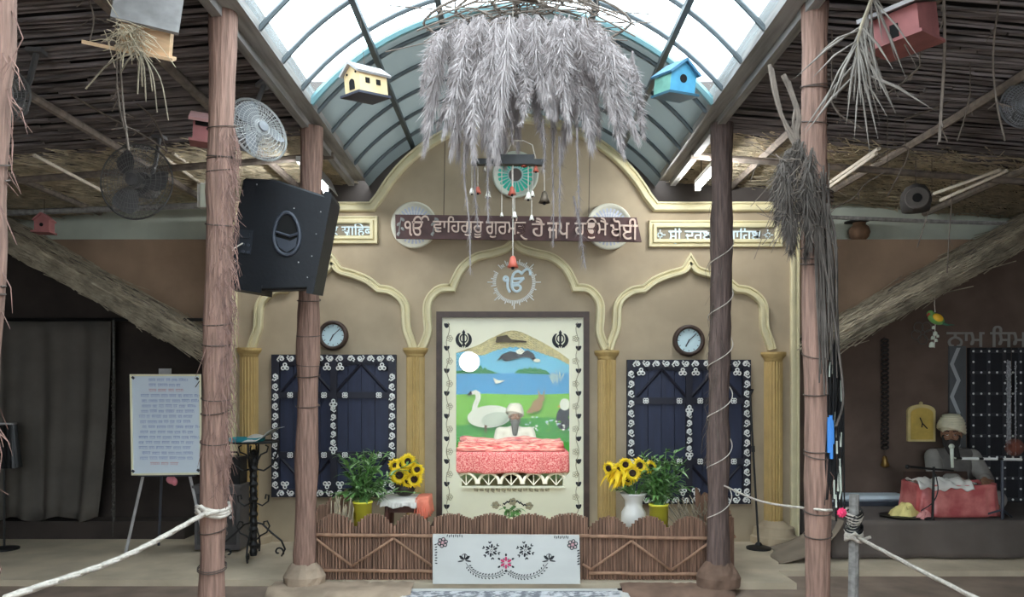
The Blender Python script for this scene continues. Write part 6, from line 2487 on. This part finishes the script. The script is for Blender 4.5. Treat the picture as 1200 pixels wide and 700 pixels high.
x0, x1 = Wp(1133, 0).x, Wp(1212, 0).x
zt_, zb_ = Wp(0, 408).z, ZP + .002
t = struct('door_1', MB().box(((x0 + x1) / 2, YW - .02, (zt_ + zb_) / 2), (x1 - x0, .04, zt_ - zb_)), mat('dark_door', srgb(36, 36, 40), .6, .15, 8))
og = t.location
mb = MB()
cols_, rows_ = 5, 8
for i in range(cols_):
    x = x0 + .02 + (x1 - x0 - .04) * i / (cols_ - 1)
    mb.box((x, YW - .048, (zt_ + zb_) / 2), (.024, .016, zt_ - zb_))
for j in range(rows_):
    z = zt_ - .03 - j * (zt_ - zb_ - .05) / (rows_ - 1)
    mb.box(((x0 + x1) / 2, YW - .046, z), (x1 - x0, .014, .024))
mb.build('door_grid', mat('door_grid', srgb(58, 58, 62), .5), t, origin=og)
mb = MB()
for j in range(rows_ * 2 - 1):
    for i in range(cols_ * 2 - 1):
        if i % 2 and j % 2: continue
        x = x0 + .02 + (x1 - x0 - .04) * i / (cols_ * 2 - 2)
        z = zt_ - .03 - j * (zt_ - zb_ - .05) / (rows_ * 2 - 2)
        mb.ball((x, YW - .058, z), (.0095, .007, .0095), 8, 5)
mb.build('door_studs', M_WHITE, t, origin=og)
x0_, x1_ = Wp(1111, 0).x, Wp(1130, 0).x
t = struct('trim_door', MB().box(((x0_ + x1_) / 2, YW - .012, (Wp(0, 406).z + ZP) / 2), (x1_ - x0_, .024, Wp(0, 406).z - ZP)), mat('door_jamb', srgb(92, 94, 96), .8, .1, 6))
mb = MB()
L_, R_ = [], []
for i in range(9):
    px = 1113 if i % 2 else 1121
    py = 408 + i * 19
    L_.append(Wp(px - 2.0, py, .026)); R_.append(Wp(px + 2.6, py, .026))
mb.strip(L_, R_)
mb.build('zigzag', mat('zigzag_paint', srgb(176, 178, 180), .8), t, origin=t.location)
# strings of beads
t = thing('bead_string', 'white and silver bead tassels hanging down the studded door', 'ornament', Wp(1176, 545, .1))
rnd = random.Random(5)
for k_ in range(9):
    mb = MB()
    a = rnd.uniform(0, 6.28)
    px = 1176 + 4 * math.cos(a)
    for j in range(26):
        mb.ball(Wp(px + rnd.uniform(-1.2, 1.2), 425 + j * 4.2 + rnd.uniform(-2, 2), .1 + .03 * math.sin(a)), rnd.uniform(.004, .008), 6, 4)
    mb.tube([Wp(px, 424, .1 + .03 * math.sin(a)), Wp(px, 532, .1 + .03 * math.sin(a))], .0045, 4)
    mb.build('bead_strand', mat('silver_beads', srgb(176, 176, 178), .4, .4, 60), t)
MB().tube([Wp(1176, 402, .1), Wp(1176, 540, .1)], .003, 4).build('string', M_WIRE, t)
mb = MB()
for k_ in range(40):
    a = 2 * PI * k_ / 40
    p = Wp(1176, 523, .12)
    mb.tube([p, p + Vector((.08 * math.cos(a), -.02, .07 * math.sin(a)))], .0028, 4)
mb.build('straw_rosette', mat('rosette_straw', srgb(150, 92, 76), .8), t)
t = thing('dark_garland', 'long dark garland of rings ending in a brass bell on the hut wall', 'garland', Wp(1035, 556, .05))
mb = MB()
for j in range(24):
    cc = Wp(1034, 400 + j * 5.4, .045)
    mb.tube([cc + Vector((.028 * math.cos(q), -.008 * math.sin(q), .014 * math.sin(q))) for q in (2 * PI * i / 10 for i in range(10))], .008, 5, closed=True)
mb.build('rings', mat('dark_ring', srgb(46, 40, 38), .6, .3, 30), t)
MB().lathe([(.008, .05), (.018, .035), (.024, .0), (.036, -.03), (.012, -.045), (0, -.05)], 14, None, Wp(1034, 541, .045)).build('brass_bell', mat('brass', srgb(150, 118, 66), .4, .1, 20, metal=.7), t, True)
MB().tube([Wp(1034, 394, .04), Wp(1034, 536, .045)], .003, 4).build('string', M_WIRE, t)
# yellow arched plaque
t = thing('wall_plaque', 'small yellow arched wall clock with pale rim above the platform', 'clock', Wp(1078, 518))
arc_ = lambda w, zt2, zs2, zb2: [(Wp(1078 - w, 0).x, Wp(0, zb2).z), (Wp(1078 - w, 0).x, Wp(0, zs2).z)] + [(Wp(1078 - w * math.cos(q), 0).x, Wp(0, zs2 - (zs2 - zt2) * math.sin(q)).z) for q in (PI * i / 12 for i in range(1, 12))] + [(Wp(1078 + w, 0).x, Wp(0, zs2).z), (Wp(1078 + w, 0).x, Wp(0, zb2).z)]
MB().prism(arc_(16, 474, 482, 517.5), YW - .03, YW).build('case', mat('pale_yellow_rim', srgb(216, 196, 140), .6, .1, 10), t)
fa = MB().prism(arc_(13, 478, 485, 515), YW - .036, YW - .028).build('clock_face', mat('yellow_face', srgb(206, 174, 88), .6, .15, 8), t)
mb = MB()
for a, L in ((-.4, .05), (2.4, .06), (3.3, .035)):
    mb.tube([Wp(1078, 496, .039), Wp(1078, 496, .039) + Vector((L * math.sin(a), 0, L * math.cos(a)))], .005, 4)
mb.build('clock_hands', M_INK, fa)
MB().ball(Wp(1078, 473, .015), .016, 8, 6).build('finial', mat('pale_yellow_rim', srgb(216, 196, 140), .6), t)

# parrot ornament hanging from the thatch
Yb = 5.5
B = lambda px, py, dy=0.0: P(px, py, Yb) + Vector((0, dy, 0))
t = thing('parrot_ornament', 'little yellow and green parrot ornament with bells hanging from the thatch verge', 'ornament', B(1096, 408))
mb = MB()
body_ax = (B(1107, 379) - B(1091, 371)).normalized()
q = body_ax.to_track_quat('X', 'Z').to_matrix()
mb.ball(B(1097, 374), (.062, .035, .038), 16, 10, q)
mb.ball(B(1090.5, 368), (.026, .024, .025), 12, 8)
bo = mb.build('body', mat('parrot_green', srgb(110, 160, 84), .6), t, True)
MB().ball(B(1097, 373, -.022), (.042, .02, .028), 14, 8, q).build('wing', mat('parrot_yellow', srgb(238, 184, 48), .6), bo, True)
mb = MB()
mb.tube([B(1102, 378), B(1110, 381), B(1118, 381)], [.024, .016, .005], 8, flat=.5)
mb.build('tail', mat('parrot_dark_green', srgb(70, 120, 96), .6), bo, True)
MB().tube([B(1088, 368, -.012), B(1085.5, 370, -.012), B(1086.5, 372, -.012)], [.009, .007, .002], 7).build('beak', mat('beak_red', srgb(170, 70, 50), .5), bo)
mb = MB()
mb.tube([B(1096, 340), B(1095, 357), B(1096, 366)], .003, 4)
mb.tube([B(1096, 380), B(1095, 408)], .003, 4)
mb.build('cord', M_ROPEW, t)
for px, py, r in ((1094, 384, .012), (1096, 391, .016), (1093, 396, .014), (1097, 399, .012), (1092, 404, .02), (1099, 394, .01)):
    MB().lathe([(r * .3, r), (r * .8, r * .5), (r, -r * .7), (r * .8, -r), (0, -r * .9)], 10, None, B(px, py)).build('bell', M_PALEW, t, True)

# ================================================================== DRY BRUSH, PALM FROND, TWIGS, BEAD TASSEL
t = thing('brush_bundle', 'bundle of dry brush and roots tied to the reddish post under the roof', 'dry grass bundle', P(942, 250, 3.2))
ORG2 = root_loc(t)
brown = mat('dark_brush', srgb(92, 84, 78), .95, .3, 14)
for i, (px, t0, t1, dx) in enumerate(((942, 168, 268, -14), (934, 180, 262, -10), (926, 190, 278, -8), (920, 200, 262, -6), (946, 185, 296, -2), (938, 195, 292, -4), (950, 175, 280, 6), (930, 178, 244, -14), (944, 165, 240, -30), (915, 200, 250, -10))):
    Y = 3.15 + RND.uniform(-.08, .05)
    a, b = P(px, t0, Y), P(px + dx, t1, Y)
    pm = plume_mesh((a - b).length, .036, 520, 60 + i, .03)
    o = pm.build('brush_plume', brown, t, origin=(0, 0, 0))
    o.location = a - ORG2
    o.rotation_euler = Vector((0, 0, -1)).rotation_difference((b - a).normalized()).to_euler()
mb = MB()
for pts, r in (([(902, 76), (908, 110), (918, 140), (935, 170), (950, 205), (955, 240)], .009), ([(918, 88), (928, 110), (936, 138), (934, 160), (948, 200)], .012), ([(905, 80), (915, 130), (928, 165), (946, 190)], .007), ([(925, 95), (932, 122), (930, 150), (944, 195)], .006)):
    mb.tube(catmull([P(a, b, 3.17) for a, b in pts], 5), r, 6)
for k_ in range(120):
    a = P(RND.gauss(934, 12), RND.uniform(175, 270), 3.15 + RND.uniform(-.08, .06))
    d = Vector((RND.gauss(-.02, .06), RND.gauss(0, .03), RND.gauss(-.06, .06)))
    mb.tube([a, a + d * .5 + Vector((RND.gauss(0, .01), 0, RND.gauss(0, .01))), a + d], .0016, 3)
mb.build('bare_branch', M_TWIG, t)
mb = MB()
for k_ in range(40):
    px = RND.uniform(956, 978)
    pts = [P(RND.uniform(950, 972), RND.uniform(190, 260), 3.16)]
    py = RND.uniform(320, 470)
    pts += [P(px + RND.uniform(-4, 4), 290, 3.15 + RND.uniform(-.03, .05)), P(px + RND.uniform(2, 9), py, 3.16 + RND.uniform(-.03, .05))]
    mb.tube(catmull(pts, 5), RND.uniform(.002, .005), 4)
mb.tube(catmull([P(955, 235, 3.14), P(962, 290, 3.13), P(972, 340, 3.13), P(984, 420, 3.14), P(988, 470, 3.14), P(980, 500, 3.15)], 6), .005, 5)
mb.build('hanging_root', brown, t)
mb = MB()
for k_ in range(3):
    c = P(956, 226 + k_ * 5, 3.25)
    mb.tube([c + Vector((.066 * math.cos(q), .075 * math.sin(q), .01 * math.sin(q * 2))) for q in (2 * PI * i / 20 for i in range(20))], .006, 5, closed=True)
mb.build('tie_cord', M_WIRE, t)

t = thing('bead_tassel', 'hanging tassel of blue, white and dark strings with a pink flower by the reddish post', 'ornament', P(977, 600, 3.2))
for m, n, seedv in ((M_IRON, 26, 1), (M_PALEW, 12, 2), (mat('blue_bead', srgb(50, 130, 210), .5), 5, 3)):
    rnd = random.Random(seedv)
    mb = MB()
    for k_ in range(n):
        if m is M_PALEW:
            px, py = rnd.uniform(972, 986), rnd.uniform(420, 580)
            mb.tube([P(px, py, 3.2), P(px + rnd.uniform(-2, 2), py + rnd.uniform(12, 30), 3.2)], .005, 5)
        elif m is M_IRON:
            px = rnd.uniform(969, 988)
            mb.tube(catmull([P(976, 396, 3.18), P(px, 450, 3.2 + rnd.uniform(-.02, .03)), P(px + rnd.uniform(-3, 3), 530, 3.2), P(px + rnd.uniform(-4, 4), rnd.uniform(560, 612), 3.2)], 4), .0035, 4)
        else:
            px, py = rnd.uniform(970, 976), rnd.uniform(486, 500)
            mb.tube([P(px, py, 3.18), P(px + rnd.uniform(-1, 2), py + rnd.uniform(25, 45), 3.18)], .008, 5)
    mb.build({1: 'dark_string', 2: 'white_strip', 3: 'blue_strip'}[seedv], m, t)
c = P(986, 601, 3.19)
mb = MB()
for k_ in range(9):
    a = k_ * 2 * PI / 9
    mb.ball(c + Vector((.012 * math.cos(a), -.004, .012 * math.sin(a))), (.010, .008, .007), 8, 6, ry(-a))
mb.ball(c - Vector((0, .01, 0)), .009, 8, 6)
mb.build('pink_flower', mat('hot_pink', srgb(240, 60, 110), .6), t, True)
MB().tube([P(976, 396, 3.18), P(970, 380, 3.2), P(960, 372, 3.2)], .004, 4).build('tie_string', M_WIRE, t)

t = thing('palm_frond', 'dried palm frond with long drooping leaflets hanging by the dusty red birdhouse', 'dry frond', P(1010, 165, 2.8))
mb = MB()
st = [P(1030, -22, 2.85), P(1018, 8, 2.8), P(1008, 35, 2.78), P(1004, 60, 2.78), P(1008, 95, 2.78)]
sp = catmull(st, 6)
mb.tube(sp, [.008 - .005 * i / len(sp) for i in range(len(sp))], 6)
mb.build('stem', M_STRAWG, t)
mb = MB()
for k_ in range(44):
    f_ = RND.uniform(.12, 1)
    p = sp[int(f_ * (len(sp) - 1))]
    a = RND.gauss(0, .42) + (.35 if k_ % 2 else -.25)
    L = RND.uniform(.16, .32)
    d = Vector((math.sin(a), RND.gauss(0, .2), -math.cos(a)))
    w = RND.uniform(.0035, .006)
    s_ = Vector((math.cos(a), 0, math.sin(a))) * w
    mid = p + d * L * .5
    e = p + d * L - Vector((0, 0, .03))
    mb.add([p - s_ * .5, p + s_ * .5, mid - s_, mid + s_, e, mid + Vector((0, -.004, 0)), p + Vector((0, -.003, 0))], [(0, 6, 5, 2), (6, 1, 3, 5), (2, 5, 4), (5, 3, 4)])
mb.build('leaflets', mat('dry_leaflet', srgb(132, 124, 116), .85, .2, 12), t)

twl = []
for pts, Y, r in (([(127, -12), (137, 30), (141, 80), (145, 130), (151, 176)], 3.0, .0045), ([(137, 100), (141, 130), (146, 152)], 3.3, .005), ([(100, -10), (110, 20), (105, 50)], 3.0, .003),
                  ([(1106, -15), (1107, 60), (1103, 130), (1101, 167)], 3.0, .006), ([(1173, -15), (1164, 60), (1168, 120), (1178, 165)], 3.2, .004), ([(1137, 110), (1130, 140), (1122, 165)], 3.8, .004),
                  ([(15, 60), (60, 95), (115, 130), (170, 160), (196, 178)], 4.2, .006), ([(60, 10), (95, 60), (150, 112), (180, 140), (196, 176)], 4.4, .005), ([(1060, 140), (1110, 120), (1150, 90), (1200, 65)], 4.3, .006),
                  ([(1020, 190), (1045, 175), (1065, 178), (1040, 230)], 4.6, .005), ([(975, 245), (1000, 232), (1015, 215), (1040, 200)], 4.6, .004), ([(1075, 290), (1090, 240), (1092, 225)], 5.2, .004),
                  ([(1110, 320), (1112, 280), (1115, 240)], 5.3, .004), ([(975, 120), (985, 135), (1010, 150)], 3.6, .005), ([(1040, 110), (1060, 95), (1078, 78)], 3.5, .005)):
    p_ = catmull([P(a, b, Y) for a, b in pts], 5)
    top_i = max(range(len(p_)), key=lambda i: p_[i].z)
    mb = MB()
    mb.tube(p_, r, 5)
    for k_ in range(len(p_) // 3):
        q = p_[RND.randrange(len(p_))]
        mb.tube([q, q + Vector((RND.uniform(-.05, .05), RND.uniform(-.03, .03), -RND.uniform(.01, .06)))], r * .5, 4)
    tt = p_[top_i]
    zr = roof_z(tt.x) + .02
    if tt.z < zr:
        mb.tube([tt, Vector((tt.x, tt.y, zr))], r * .6, 4)
    o = mb.build('hanging_twig', M_TWIG)
    tag(o, 'bare dry twig dangling from the dark reed roof', 'twig', 'bare twigs dangling from the reed roofs')
